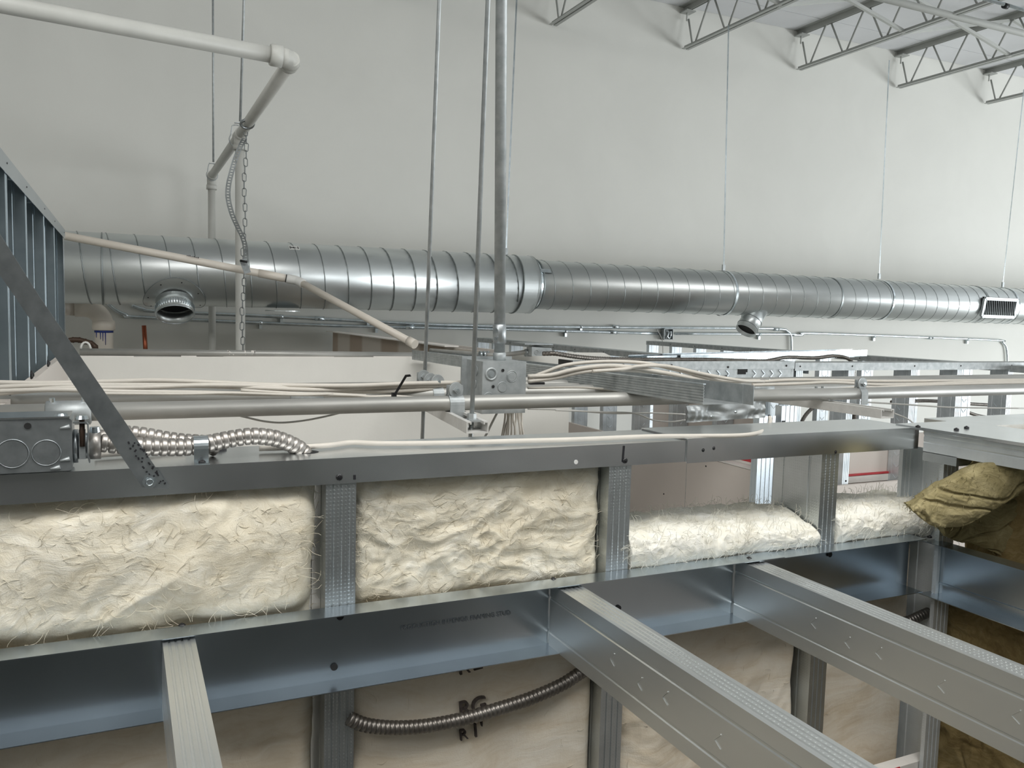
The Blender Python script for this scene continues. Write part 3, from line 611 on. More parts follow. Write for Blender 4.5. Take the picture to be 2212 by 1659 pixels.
for u_, v_ in ((1347, 788), (1451, 789), (1573, 793), (1699, 790), (1569, 813), (1688, 817)): inst('screw', SCR, HD, aY(u_, v_, Y2-.004), (0, -1, 0))
MB().box((xh0-.008, Y2-.004, zh0), (xh0, Y2+.09, zh1+.004)).build('end_lip', M['black'], HD)
# corner post
CP = thing('corner_post', 'wide bright metal corner post of paired studs with a slot, under the header end', 'post', (2.6, 2.5, ZF))
xa_ = aY(1640, 920, 2.5).x; xb_ = aY(1716, 920, 2.5).x; xm_ = aY(1683, 920, 2.5).x
MB().sheet(c_line(.08, .034), .001, (xa_, 2.50, ZF), (1, 0, 0), (0, 1, 0), (0, 0, 1), 2.38).build('stud', M['rim'], CP)
MB().sheet(c_line(xb_-xm_, .034), .001, (xm_, 2.49, ZF), (1, 0, 0), (0, 1, 0), (0, 0, 1), 2.42).build('stud', M['studf'], CP)
p = aY(1692, 925, 2.488); MB().box((p.x-.008, 2.486, p.z-.045), (p.x+.008, 2.4885, p.z+.03)).build('slot', M['dark'], CP)
# bright loose studs lying on top
LS = thing('loose_stud_pair', 'two bright galvanised studs lying loose across the tops of the far framed walls', 'stud', (2.9, 3.2, -.16))
a, b = aZ(1397, 772, -.150), aZ(1870, 759, -.150); d = b-a
a2, b2 = a+d*.12, b; n_ = d.normalized(); sd_ = V((0, 0, 1)).cross(n_)
MB().sheet(c_line(.034, .09), .001, a+V((0,0,-.03)), (0, 0, 1), sd_, n_, d.length*.93).build('stud', M['zinc'], LS)
MB().sheet(c_line(.034, .09), .001, a+n_*.22+V((0,-.01,-.026)), (0, 0, 1), sd_, n_, d.length-.22).build('stud', M['zinc'], LS)
# loose channel
LC = thing('loose_channel', 'grey ribbed metal channel lying diagonally from the bulkhead to the conduit rack', 'channel', aY(1300, 840, 1.9))
A0 = aY(890, 757, 3.2); A1 = aY(1520, 831, 1.22); B0 = A0+V((.092, .0, 0)); d = A1-A0; n_ = d.normalized(); sd_ = n_.cross(V((0, 0, 1))).normalized()*-1
if sd_.x < 0: sd_ = -sd_
zz = sd_.cross(n_); zz = zz if zz.z > 0 else -zz
h = .037; ln = [(0, 0)]
for k in range(6): c = -(k+1)*h/7; ln += [(0, c+.0012), (.0012, c), (0, c-.0012)]
ln += [(0, -h), (.09, -h), (.09, 0)]
MB().sheet(ln, .001, A0, sd_, zz, n_, d.length).build('channel_body', M['dull'], LC)
MB().bar(A0+sd_*.002+zz*.001, A1+sd_*.002+zz*.001, .006, .002).build('rolled_lip', M['zinc'], LC)
# far-side flange extends further right
e0 = A0+sd_*.091; e1_ = aY(1626, 828, 1.60); MB().bar((A1+sd_*.0905)-zz*h/2-n_*.3, (A1+sd_*.0905)-zz*h/2+n_*.03, .0012, h, up=zz).build('torn_flange', M['dull'], LC)
# crumpled bracket under
CB = thing('crumpled_bracket', 'crumpled bent piece of galvanised track hanging under the conduits', 'bracket', aY(1570, 890, 1.5))
def sheetgrid(uv, nu, nv, y, amp, seed):
    m = MB(); vs = []; fs = []
    for j in range(nv+1):
        for i in range(nu+1):
            s_, t_ = i/nu, j/nv; a = V(uv[0]+(0,)).lerp(V(uv[1]+(0,)), s_); b = V(uv[3]+(0,)).lerp(V(uv[2]+(0,)), s_); q = a.lerp(b, t_)
            q3 = aY(q.x, q.y, y); q3.y += amp*noise.noise(V((s_*4+seed, t_*2.5, seed)))+(.002 if (i//2) % 2 else 0)*(1 if s_ < .3 or s_ > .78 else 0); vs.append(q3)
    for j in range(nv):
        for i in range(nu): fs.append((j*(nu+1)+i, j*(nu+1)+i+1, (j+1)*(nu+1)+i+1, (j+1)*(nu+1)+i))
    n0 = len(vs); vs += [p+V((0, .0015, 0)) for p in vs]; fs += [tuple(n0+k for k in reversed(f)) for f in fs]
    return m.add(vs, fs, True)
sheetgrid([(1482, 877), (1655, 866), (1652, 902), (1484, 913)], 48, 12, 1.46, .012, 3.1).build('sheet', M['dull'], CB)
for u_, v_ in ((1537, 900), (1589, 890)): inst('screw', SCRS, CB, aY(u_, v_, 1.446), (0, -1, 0))
# ================================================================ CONDUIT RACK
zS = -.190
s0 = aZ(1032, 911, zS); s1 = s0+V((.055, .47, 0)); dS = (s1-s0).normalized(); sS = V((dS.y, -dS.x, 0))
ST = thing('strut_channel', 'off-white slotted strut channel under the conduits beside the square box, open end facing', 'strut', s0)
w2 = .0205; hS = .021
prof = [(-w2+.009, -.005), (-w2+.009, 0), (-w2, 0), (-w2, -hS), (w2, -hS), (w2, 0), (w2-.009, 0), (w2-.009, -.005)]
MB().sheet(prof, .0022, s0, sS, (0, 0, 1), dS, .52).build('channel', M['strut'], ST)
x2 = aZ(1918, 884, zS); d2_ = V((0, 1, 0)); ST2 = thing('strut_channel', 'off-white strut channel under the conduits at right, end near the top track corner', 'strut', x2)
MB().sheet(prof, .0022, x2, (1, 0, 0), (0, 0, 1), d2_, .52).build('channel', M['strut'], ST2)
YC = [(1.50, .0150, -.175), (1.655, .0165, -.1735), (1.725, .0155, -.1745), (1.79, .0165, -.1735)]
CL = ['nearest grey painted conduit of the rack, full width, in front of the square box', 'second grey painted conduit of the rack, just behind the square box', 'third grey conduit of the rack, half hidden by cables', 'rearmost grey conduit of the rack, against the cable bundle']
RK = []
for (y, r, z), lab in zip(YC, CL):
    T = thing('rack_conduit', lab, 'conduit', (.6, y, z), 'painted conduits on the strut rack'); RK.append(T)
    MB().tube([(-.75, y, z), (3.2, y, z+.004)], r, 20).build('tube', M['cond'], T)
for i, (u_, y) in enumerate(((148, 1.50), (660, 1.655), (1640, 1.655))):
    T = RK[0 if i == 0 else 1]; p = aY(u_, 860, y); r = YC[0 if i == 0 else 1][1]; z = YC[0 if i == 0 else 1][2]
    MB().tube([(p.x-.033, y, z), (p.x-.031, y, z), (p.x+.031, y, z), (p.x+.033, y, z)], [r+.0015, r+.005, r+.005, r+.0015], 20).build('set_screw_coupling', M['dull'], T)
    for s_ in (-.023, .023): MB().disc((p.x+s_, y-.004, z+r+.003), (0, -.1, 1), .0045, .007, 10).build('set_screw', M['zinc'], T)
def clamp(x, y, z, r, lab, wd=.024):
    T = thing('strut_clamp', lab, 'clamp', (x, y, zS), 'conduit clamps on the struts')
    c = V((x, y, z)); pts = [c+V((0, -(r+.002), -(z-zS)*-0-.016))]
    m = MB(); line = []
    for k in range(13): a = math.radians(180-15*k); line.append(((r+.0015)*math.cos(a), (r+.0015)*math.sin(a)))
    line = [(-(r+.0015), zS-z-.01)]+line+[((r+.0015), zS-z-.01)]
    m.extr(thick(line, .0022), (x-wd/2, y, z), (0, 1, 0), (0, 0, 1), (1, 0, 0), wd); m.build('band', M['dull'], T)
    m = MB(); m.box((x-wd/2, y-.0065, z+r), (x+wd/2, y-.003, z+r+.022)); m.box((x-wd/2, y+.003, z+r), (x+wd/2, y+.0065, z+r+.022))
    m2 = MB(); m2.tube([(x, y-.010, z+r+.013), (x, y-.0065, z+r+.013)], [.0145, .0155], 22); m.build('ear', M['dull'], T); m2.build('ear_plate', M['dull'], T)
    MB().tube([(x, y-.0155, z+r+.013), (x, y-.010, z+r+.013)], .0075, 4, smooth=False).build('square_nut', M['dull'], T)
    MB().tube([(x, y-.019, z+r+.013), (x, y+.012, z+r+.013)], .0032, 10).build('bolt', M['zinc'], T)
CLB = ['large clamp gripping the nearest conduit left of the square box', 'second clamp back from the nearest one, left of the square box', 'third clamp back in the row left of the square box', 'rearmost clamp in the row left of the square box']
for k, ((y, r, z), lab) in enumerate(zip(YC, CLB)):
    t = (y-s0.y)/dS.y; clamp(s0.x+dS.x*t-.003, y, z, r, lab, .030 if k == 0 else .024)
clamp(aY(1856, 850, 1.50).x, 1.50, -.175, .015, 'single clamp with a round bolt head on the nearest conduit at right', .022)
# rods of the rack
o, b = rod('front threaded rod of the conduit rack, rising in front of the square box', (1054, 0), (1019, 906), s0.y+.035, .0045, 'threaded rods holding the rack')
MB  # rods continue below the strut
p = b; tag(MB().tube([p, p+V((-.003, 0, -.062))], .0045, 8).build('rod_tail', M['dull']), 'lower end of the front rack rod poking below the strut', 'rod')
tag(MB().tube([p+V((0,0,.0)), p+V((0,0,.011))], .0085, 6, smooth=False).build('hex_nut', M['dull']), 'hex nut on the front rack rod above the strut', 'nut')
tag(MB().box((p.x-.016, p.y-.016, p.z-.003), (p.x+.016, p.y+.016, p.z)).build('square_washer', M['dull']), 'square washer under the nut of the front rack rod', 'washer')
yr = 1.87
o, b = rod('rear threaded rod of the conduit rack, left of the front one', (949, 0), (912, 952), yr, .0048, 'threaded rods holding the rack')
# square box
BX = thing('junction_box', 'large square metal junction box with round knockouts above the nearest conduit', 'junction box', aY(1085, 890, 1.56))
yB = 1.545; bl_ = aY(1043, 780, yB); br_ = aY(1137, 786, yB); z1_ = aY(1090, 781, yB).z; z0_ = aY(1090, 893, yB).z; x0_, x1_ = bl_.x, br_.x; dB = .085
def rot_box(m, x0, x1, y0, y1, z0, z1): return m.box((x0, y0, z0), (x1, y1, z1))
rot_box(MB(), x0_, x1_, yB, yB+dB, z0_, z1_).build('box_body', M['dull'], BX)
MB().box((x0_-.012, yB+dB, z0_-.002), (x1_+.006, yB+dB+.006, z1_+.006)).build('rear_cover', M['dull'], BX)
def koff(x, z, r, ring2=None):
    m = MB(); m.ring((x, yB-.0004, z), (0, 1, 0), r, .0008, 26, 5); m.disc((x, yB-.0008, z), (0, -1, 0), r*.93, .0006, 24)
    o = m.build('knockout', M['dull'], BX)
    if ring2: MB().ring((x+.0005, yB-.0004, z+.0008), (0, 1, 0), ring2, .0007, 26, 5).build('knockout', M['dull'], BX)
def bxp(u_, v_): p = aY(u_, v_, yB); return p.x, p.z
koff(*bxp(1105, 814), .0095, .0118); koff(*bxp(1085, 836), .0105); koff(*bxp(1055, 860), .0115); koff(*bxp(1108, 864), .0105)
x, z = bxp(1061, 808); MB().ring((x, yB-.0005, z), (0, 1, 0), .0115, .0025, 28, 6).build('screw_dimple', M['dull'], BX); MB().disc((x, yB-.002, z), (0, -1, 0), .006, .002, 16).build('ground_screw', M['zinc'], BX)
for u_, v_ in ((1086, 800), (1065, 835), (1083, 856)): x, z = bxp(u_, v_); MB().disc((x, yB-.0008, z), (0, -1, 0), .0032, .0008, 14).build('screw_hole', M['dark'], BX)
for u_, v_ in ((1027, 800), (1024, 828)):
    m = MB(); p = aX(u_, v_, x0_-.0008); m.ring(p, (1, 0, 0), .011, .0008, 24, 5); m.build('knockout', M['dull'], BX)
# vertical conduit
ybx = yB+.045
VC = thing('vertical_conduit', 'thick vertical conduit rising from the square box to the ceiling', 'conduit', aY(1079, 780, ybx))
b = aY(1079, 781, ybx); t = aY(1083, 0, ybx); d = t-b; top = b+d*((2.5-b.z)/d.z)
MB().tube([b, top], .0118, 18).build('tube', M['cond'] if False else M['dull'], VC)
a1, a2 = aY(1079, 742, ybx), aY(1079, 700, ybx); MB().tube([a1, a1.lerp(a2, .04), a2.lerp(a1, .04), a2], [.0125, .0142, .0142, .0125], 18).build('coupling', M['strap'], VC)
a1, a2 = aY(1079, 780, ybx), aY(1079, 761, ybx); MB().tube([a1, a2.lerp(a1, .08), a2], [.0138, .0138, .012], 18).build('box_connector', M['dull'], VC)
for v_ in (712, 732): MB().disc(aY(1070, v_, ybx-.012), (-.4, -1, 0), .004, .004, 10).build('set_screw', M['zinc'], VC)
# small far box with fittings
FB = thing('far_junction_box', 'small grey metal box with a raised cover behind the square box, feeding a dark flex', 'junction box', aY(1160, 765, 3.0))
yF = 2.6; p0 = aY(1149, 752, yF); p1 = aY(1191, 769, yF); q0 = aY(1130, 748, yF+.13)
m = MB(); m.hexa([(p0.x, yF, p1.z), (p1.x, yF, p1.z), (p1.x-.01, yF+.10, p1.z), (q0.x, yF+.10, p1.z), (p0.x, yF, p0.z+.004), (p1.x, yF, p0.z), (p1.x-.01, yF+.10, p0.z+.008), (q0.x, yF+.10, q0.z)]); m.build('box_body', M['dull'], FB)
MB().box((p0.x-.03, yF-.003, p0.z+.012), (p1.x+.004, yF+.11, p0.z+.016)).build('cover_plate', M['strap'], FB)
x = aY(1159, 761, yF-.001); MB().ring(x, (0, 1, 0), .008, .0009, 22, 4).build('knockout', M['dull'], FB)
fc = thing('feeder_conduit', 'grey painted conduit with bright fittings leading to the small far box', 'conduit', aY(1030, 764, 2.9))
MB().tube(spline([aY(u_, v_, y) for u_, v_, y in ((930, 757, 3.1), (1000, 763, 2.9), (1050, 766, 2.8), (1090, 766, 2.75), (1140, 760, 2.68))], 8), .0085, 12).build('tube', M['cond'], fc)
for u_ in (1038, 1046, 1054): p = aY(u_, 766, 2.8); MB().tube([p-V((.004, 0, 0)), p+V((.004, 0, 0))], .0135, 12).build('fitting_nut', M['zinc'], fc)
p = aY(1141, 762, 2.68); MB().tube([p-V((.012, 0, 0)), p+V((.012, 0, 0))], .014, 12).build('box_connector', M['strap'], fc)
def flex(name, label, pts, r, mat, step=.0045, amp=.0016, per=4, seg=12, clips=()):
    T = thing(name, label, 'conduit', pts[0]); q = resamp(spline(pts, 14), step/per)
    rr = [r+(amp*(0 if i % per == 0 else (.8 if i % per in (1, per-1) else 1))) for i in range(len(q))]
    MB().tube(q, rr, seg).build('armour', mat, T); return T
flex('thin_flex_conduit', 'dark thin flex conduit snaking right from the small far box over the far walls', [aY(u_, v_, y) for u_, v_, y in ((1172, 764, 2.58), (1200, 764, 2.55), (1240, 770, 2.56), (1280, 774, 2.58), (1330, 776, 2.6), (1400, 777, 2.6), (1520, 777, 2.6), (1640, 780, 2.62), (1665, 778, 2.62), (1700, 772, 2.65), (1760, 773, 2.68), (1800, 769, 2.7), (1830, 774, 2.7), (1843, 790, 2.7), (1843, 830, 2.7), (1846, 900, 2.7), (1848, 930, 2.7)) ], .0072, M['flexd'], .012, .0012, 4, 8)
for k, (pts, lab) in enumerate((([(1785, 868, 2.9), (1757, 880, 2.9), (1735, 905, 2.9), (1725, 940, 2.9)], 'dark flex loop hanging in the opening left of the framed wall'),
    ([(1830, 880, 2.75), (1842, 900, 2.75), (1848, 925, 2.75)], 'short dark flex bow behind the second stud of the right wall'),
    ([(1925, 868, 2.9), (2010, 866, 2.9), (2090, 872, 2.9), (2160, 876, 2.9)], 'dark flat flex run strung between the right wall studs'),
    ([(2070, 882, 2.9), (2110, 897, 2.9), (2150, 903, 2.9), (2205, 905, 2.9)], 'dark flex dipping low between the right wall studs'))):
    flex('thin_flex_conduit', lab, [aY(*p) for p in pts], .008, M['flexd'], .012, .001, 4, 8)
# ================================================================ CABLES
cg = 'cream cables lying on the conduit rack'
zA = -.1815
def cable(lab, pts, r=.0042, mat=None, n=10, group=cg):
    o = MB().tube(spline([(aZ(p[0], p[1], zA+r+.003) if len(p) > 3 else aY(*p[:3])) for p in pts], n), r, 8).build('cable', mat or M['cable']); return tag(o, lab, 'cable', group)
cable('cream cable forming the top line of the left bundle', [(-40, 826, 1.62), (100, 828, 1.62), (250, 824, 1.62), (350, 822, 1.61), (480, 827, 1.6), (600, 832, 1.6), (760, 833, 1.6), (900, 828, 1.63), (1035, 826, 1.66)], .0046)
cable('cream cable just under the top one in the left bundle, nearly straight', [(-40, 838, 1.6), (90, 833, 1.6), (260, 832, 1.6), (420, 833, 1.59), (560, 838, 1.59), (700, 842, 1.6), (860, 835, 1.63), (1030, 831, 1.66)], .0044)
cable('cream cable crossing low to high at the far left of the bundle', [(-40, 853, 1.58), (60, 844, 1.58), (150, 838, 1.58), (300, 837, 1.58), (450, 832, 1.58), (620, 836, 1.6), (800, 846, 1.62), (1000, 836, 1.66)], .0044)
cable('cream cable at the bottom of the left bundle under the diagonal strap', [(-40, 846, 1.56), (120, 842, 1.56), (260, 846, 1.56), (420, 848, 1.56), (560, 851, 1.56), (700, 852, 1.57), (790, 856, 1.58)], .0040)
cable('thin cream cable sagging to the black zip tie', [(520, 843, 1.55), (640, 850, 1.55), (760, 854, 1.55), (800, 857, 1.55), (850, 856, 1.55), (905, 860, 1.56)], .0030)
cable('thin pale cable lying flat on the nearest conduit at left', [(200, 850, 1.545), (400, 851, 1.545), (500, 849, 1.545), (640, 853, 1.545), (720, 851, 1.55)], .0026)
cable('upper cream cable looping up and over the ribbed channel', [(1140, 818, 1.60), (1180, 803, 1.58), (1225, 788, 1.56), (1300, 781, 1.55), (1390, 784, 1.52), (1470, 801, 1.50), (1540, 819, 1.50), (1590, 823, 1.54), (1640, 822, 1.6)], .0040)
cable('middle cream cable arching right from the square box', [(1140, 813, 1.58), (1190, 810, 1.56), (1245, 797, 1.54), (1310, 790, 1.53), (1370, 794, 1.52), (1440, 806, 1.50), (1520, 820, 1.50), (1600, 824, 1.54)], .0046)
cable('lower cream cable leaving the square box beside its bottom knockout', [(1140, 824, 1.58), (1200, 816, 1.56), (1260, 803, 1.54), (1330, 799, 1.53), (1400, 803, 1.52), (1460, 810, 1.51), (1530, 822, 1.50)], .0044)
cable('cream cable crossing from middle to top in the arch over the channel', [(1280, 802, 1.53), (1350, 797, 1.52), (1380, 791, 1.51), (1440, 791, 1.50), (1520, 808, 1.49), (1600, 822, 1.5), (1650, 824, 1.55)], .0040)
cable('cream cable on top of the right-hand conduits, highest of the bundle', [(1625, 826, 1.6), (1700, 821, 1.6), (1780, 821, 1.6), (1860, 823, 1.58), (1960, 823, 1.58), (2080, 822, 1.6), (2260, 820, 1.6)], .0042)
cable('cream cable second in the right-hand bundle, dipping at the clamp', [(1625, 832, 1.57), (1720, 829, 1.57), (1800, 826, 1.57), (1900, 831, 1.57), (2000, 829, 1.58), (2120, 825, 1.58), (2260, 824, 1.58)], .0040)
cable('cream cable rising past the round clamp toward the right edge', [(1625, 846, 1.55), (1700, 844, 1.55), (1790, 842, 1.54), (1850, 838, 1.53), (1900, 837, 1.54), (2000, 832, 1.55), (2100, 829, 1.56), (2260, 826, 1.57)], .0042)
cable('thin cream cable behind the square box right side along the second conduit', [(1140, 838, 1.60), (1250, 837, 1.60), (1330, 842, 1.6), (1420, 845, 1.6), (1500, 848, 1.6)], .0026)
cable('thin pale wire bowing under the nearest conduit at left', [(495, 893, 1.52), (530, 901, 1.52), (570, 910, 1.52), (610, 913, 1.52), (660, 908, 1.52), (710, 898, 1.52), (745, 889, 1.52)], .0018, M['cableg'])
cable('thin pale wire below the conduits running to the crumpled bracket', [(1140, 883, 1.6), (1230, 886, 1.6), (1320, 893, 1.6), (1400, 892, 1.6), (1480, 895, 1.6)], .0018, M['cableg'])
cable('second thin pale wire below the conduits, sagging lower', [(1200, 886, 1.58), (1300, 890, 1.58), (1370, 893, 1.58), (1410, 907, 1.58), (1450, 911, 1.58), (1480, 907, 1.58)], .0018, M['cableg'])
cable('thin pale wire hanging slack beneath the right conduits', [(1860, 868, 1.6), (1960, 874, 1.6), (2060, 880, 1.6), (2212, 882, 1.6)], .0022, M['cableg'])
cable('thin grey wire dropping off the right strut end to the track', [(1932, 893, 1.5), (1955, 902, 1.45), (1968, 910, 1.3), (1978, 920, 1.15)], .0018, M['cableg'])
cable('long cream cable lying along the near top track with a turned-up end', [(1663, 901, 1.15), (1664, 912, 1.14), (1657, 925, 1.12), (1635, 936, 0, 1), (1590, 941, 0, 1), (1500, 942, 0, 1), (1400, 943, 0, 1), (1250, 949, 0, 1), (1100, 953, 0, 1), (950, 957, 0, 1), (820, 958, 0, 1), (760, 956, 0, 1), (710, 962, 0, 1), (640, 966, 0, 1), (560, 969, 0, 1)], .0036, M['cable'], 10, None)
cable('pale cable emerging behind the diagonal strap near the left box', [(205, 984, 0, 1), (260, 980, 0, 1), (330, 976, 0, 1), (400, 972, 0, 1)], .0030, M['cable'], 10, None)
random.seed(11)
WH = 'cream cables dropping from the bottom of the square box'
wlab = ['straight', 'leaning left', 'slightly bowed', 'pale front', 'tightly bundled', 'leaning right', 'rearmost', 'outer right', 'outer left', 'central', 'thin', 'far right']
for k in range(12):
    t = k/11; ub = 1083+t*52; ut = 1091+t*36
    cable('cream cable dropping below the square box, %s, number %s from the left' % (wlab[k], ['one','two','three','four','five','six','seven','eight','nine','ten','eleven','twelve'][k]),
        [(ut, 885, 1.60), (ut+random.uniform(-3, 3), 905, 1.60), (ub+random.uniform(-4, 4), 945, 1.59), (ub*1.0+(ub-1110)*1.2, 1100, 1.58)], .0024, None, 6, WH)
cable('single grey cable slanting away left below the square box', [(1076, 888, 1.6), (1062, 915, 1.6), (1045, 948, 1.6), (1000, 1020, 1.6)], .0026, M['cableg'], 8, None)
ZTy = thing('zip_tie', 'black zip tie with a long loose tail around the left cables', 'zip tie', aY(852, 856, 1.5))
MB().bar(aY(853, 852, 1.515), aY(877, 812, 1.50), .0045, .0015, up=(0, 1, 0)).bar(aY(876, 812, 1.50), aY(887, 811, 1.49), .0045, .0015, up=(0, 1, .3)).build('tail', M['black'], ZTy)
p = aY(851, 853, 1.52); MB().box(p-V((.0045, .003, .0045)), p+V((.0045, .003, .0045))).build('head', M['black'], ZTy)
# black clips near box
for u_, v_, y, lab in ((1159, 828, 1.66, 'black cable clip on the rack right of the square box'), (1736, 829, 1.66, 'black cable clip among the cables at right'), (1770, 842, 1.6, 'second black clip with two bolts, left of the round clamp')):
    p = aY(u_, v_, y); T = thing('cable_clip', lab, 'clip', p)
    MB().bar(p-V((.018, 0, 0)), p+V((.018, 0, 0)), .012, .005).build('base', M['black'], T)
    for s_ in (-.011, .011): MB().disc(p+V((s_, 0, 0)), (0, 0, 1), .004, .009, 10).build('bolt', M['dull'], T)
# ================================================================ NEAR WALL
NW = thing('near_framed_wall', 'near framed wall of dimpled studs with a wide galvanised top track', 'wall frame', (.6, 1.0, ZF))
zA, zB2 = -.1815, -.2095
MB().extr(thick([(0, -.031), (0, 0), (.118, 0), (.118, -.031)], .0012), (-1.1, .999, zA), (0, 1, 0), (0, 0, 1), (1, 0, 0), aY(1482, 975, .999).x+1.1).build('top_track', M['track'], NW)
xs = aY(1481, 975, .999).x
MB().extr(thick([(0, -.036), (0, 0), (.120, 0), (.120, -.036)], .0012), (xs, .9965, zA+.003), (0, 1, 0), (0, 0, 1), (1, 0, 0), 1.262-xs).build('top_track', M['track'], NW)
sm = MB().sheet(c_line(.036, .108), .001, (0, 0, 0), (1, 0, 0), (0, 1, 0), (0, 0, 1), zA-.002-ZF); SN = lib(sm, 'stud', M['stud'])
XS = [-.188, .223, .631, 1.043]
for x in XS: inst('stud', SN, NW, (x, 1.002, ZF))
for u_, v_ in ((733, 1031), (1350, 995), (1517, 972), (1540, 968), (1803, 976)): inst('screw', SCR, NW, aY(u_, v_, .9975), (0, -1, 0))
MB().disc(aY(1244, 998, .998), (0, -1, 0), .0032, .0008, 10).build('screw_hole', M['white'], NW)
for u0, v0, u1, v1, wd in ((1348, 963, 1345, 998, .0032), (766, 1026, 766, 1036, .0032), (1790, 972, 1790, 981, .0022)): MB().bar(aY(u0, v0, .9975), aY(u1, v1, .9975), wd, .0005, up=(0, 1, 0)).build('marker_line', M['ink'], NW)
# rim track
RM = thing('ceiling_rim_track', 'deep galvanised rim track across the near wall that carries the joists', 'track', (.6, .99, -.41))
zR1, zR0 = -.371, -.464; yR = 1.000; dR = .0335
def rimseg(x0, x1, zo=0, yo=0): return MB().extr(thick([(-dR, 0), (0, 0), (0, zR0-zR1), (-dR, zR0-zR1)], .0011), (x0, yR+yo, zR1+zo), (0, 1, 0), (0, 0, 1), (1, 0, 0), x1-x0)
xj = aZ(1690, 1205, zR1).x
rimseg(-1.1, xj, .0015, -.001).build('track_length', M['rim'], RM); rimseg(xj-.05, 1.262).build('track_length', M['rim'], RM)
for u_, v_ in ((393, 1352), (1195, 1252), (1618, 1207), (2008, 1160)): inst('screw', SCR, RM, aZ(u_, v_, zR1+.0015), (0, 0, 1))
HO = lib(MB().disc((0, 0, 0), (0, 0, 1), .0045, .0006, 18), 'round_hole', M['dark'])
for u_, v_ in ((735, 1332), (722, 1441), (1336, 1314), (1340, 1245), (1793, 1198)): inst('round_hole', HO, RM, aY(u_, v_, yR-.0025), (0, -1, 0))
text('PRODUCTION INTERIOR FRAMING STUD', .0085, aY(865, 1362, .9975), (1, 0, 0), (0, 0, 1), 'faint_print', NT('faint_print').set(.5, .7).m if False else plain('faint_print_ink', srgb(128, 132, 134), .5, .8), RM, .0002)
# joists
JN = ['first joist from the left, its end showing a plain ribbed flange', 'second joist from the left, longest in view with a dimpled top flange', 'third joist from the left running to the right edge']
for k, (x0, x1, g_) in enumerate(((.034, .068, 1), (.537, .573, 1), (.866, .902, 1))):
    J = thing('floor_joist', 'galvanised '+JN[k], 'joist', (x0, .9, -.41), 'joists seated in the rim track')
    F = x1-x0; yy = yR-.004
    m = MB(); ln = [(F, -.012), (F, 0)]
    for c in (.8, .6, .4, .2): ln += [(F*(c+.05), 0), (F*(c+.02), -.0012), (F*(c-.02), -.0012), (F*(c-.05), 0)]
    ln += [(0, 0), (0, -.018), (.0012, -.0195), (.0012, -.0215), (0, -.023), (0, -.067), (.0012, -.0685), (.0012, -.0705), (0, -.072), (0, -.090), (F, -.090), (F, -.078)]
    rise = {0: 0, 1: .0, 2: 0}[k]
    m.sheet(ln, .001, (x0, yy, -.3732), (1, 0, 0), (0, 0, 1), (0, -1, 0), 2.2); m.build('body', M['joist'], J)
    if k:
        m = MB(); random.seed(k)
        for c in (.70, .50, .30):
            y = yy-.05
            for i in range(110): m.disc((x0+F*c, y-i*.0055, -.3732), (0, 0, 1), .0011, .0005, 5)
        o = m.build('flange_dimples', M['joist'], J); o['kind'] = 'stuff'
        for (dy, dz) in ((.16, -.045), (.22, -.05), (.27, -.045), (.36, -.05), (.45, -.045)):
            c = V((x0-.0005, yy-dy, -.3732+dz)); m = MB(); m.bar(c, c+V((0, -.010, .010)), .0012, .0004, up=(1, 0, 0)); m.bar(c, c+V((0, -.010, -.006)), .0012, .0004, up=(1, 0, 0)); m.build('web_emboss', M['joist'], J)
# web of joist 1 lower lip/second holes already
# ---- right side wall
RW = thing('side_framed_wall', 'near side wall with a dimpled header stud, at the right edge', 'wall frame', (1.33, .8, ZF))
MB().extr(thick([(0, -.004), (0, 0), (.17, 0), (.17, -.004)], .0012), (1.252, 1.035, zA+.005), (1, 0, 0), (0, 0, 1), (0, -1, 0), 1.6).build('top_plate', M['track'], RW)
MB().sheet([(0, 0), (0, -.006), (.0012, -.008), (0, -.010), (0, -.016), (.0012, -.018), (0, -.020), (0, -.036), (.03, -.036)], .001, (1.262, .985, zA-.001), (1, 0, 0), (0, 0, 1), (0, -1, 0), 1.5).build('header_stud', M['studd'], RW)
MB().box((1.262, .92, zA-.052), (1.300, .985, zA-.036)).build('end_tab', M['stud'], RW)
MB().sheet(c_line(.036, .09), .001, (aY(2066, 1050, .962).x, .962, ZF), (-1, 0, 0), (0, 1, 0), (0, 0, 1), -.222-ZF).build('corner_stud', M['studd'], RW)
MB().sheet(c_line(.036, .09), .001, (1.300, .55, ZF), (0, 1, 0), (1, 0, 0), (0, 0, 1), -.22-ZF).build('stud', M['stud'], RW)
for u_, v_ in ((1983, 922), (2066, 928), (2088, 924)): inst('screw', SCR, RW, aZ(u_, v_, zA+.0075), (0, 0, 1))
o = MB().extr(thick([(0, -.03), (0, 0), (.118, 0), (.118, -.03)], .0012), (1.425, .995, zA), (0, 1, 0), (0, 0, 1), (1, 0, 0), 1.2).build('top_track', M['track'])
tag(o, 'pale top track continuing past the corner at the far right edge', 'track')
RR = thing('side_rim_track', 'galvanised side rim track running toward the viewer at right', 'track', (1.27, .7, -.42))
XR = 1.296
MB().extr(thick([(-.034, 0), (0, 0), (0, -.093), (-.034, -.093)], .0011), (XR, .975, -.376), (1, 0, 0), (0, 0, 1), (0, -1, 0), 2.0).build('track_length', M['rim'], RR)
MB().bar((XR-.002, .97, -.45), (XR-.002, -.9, -.45), .002, .003).build('web_crease', M['rim'], RR)
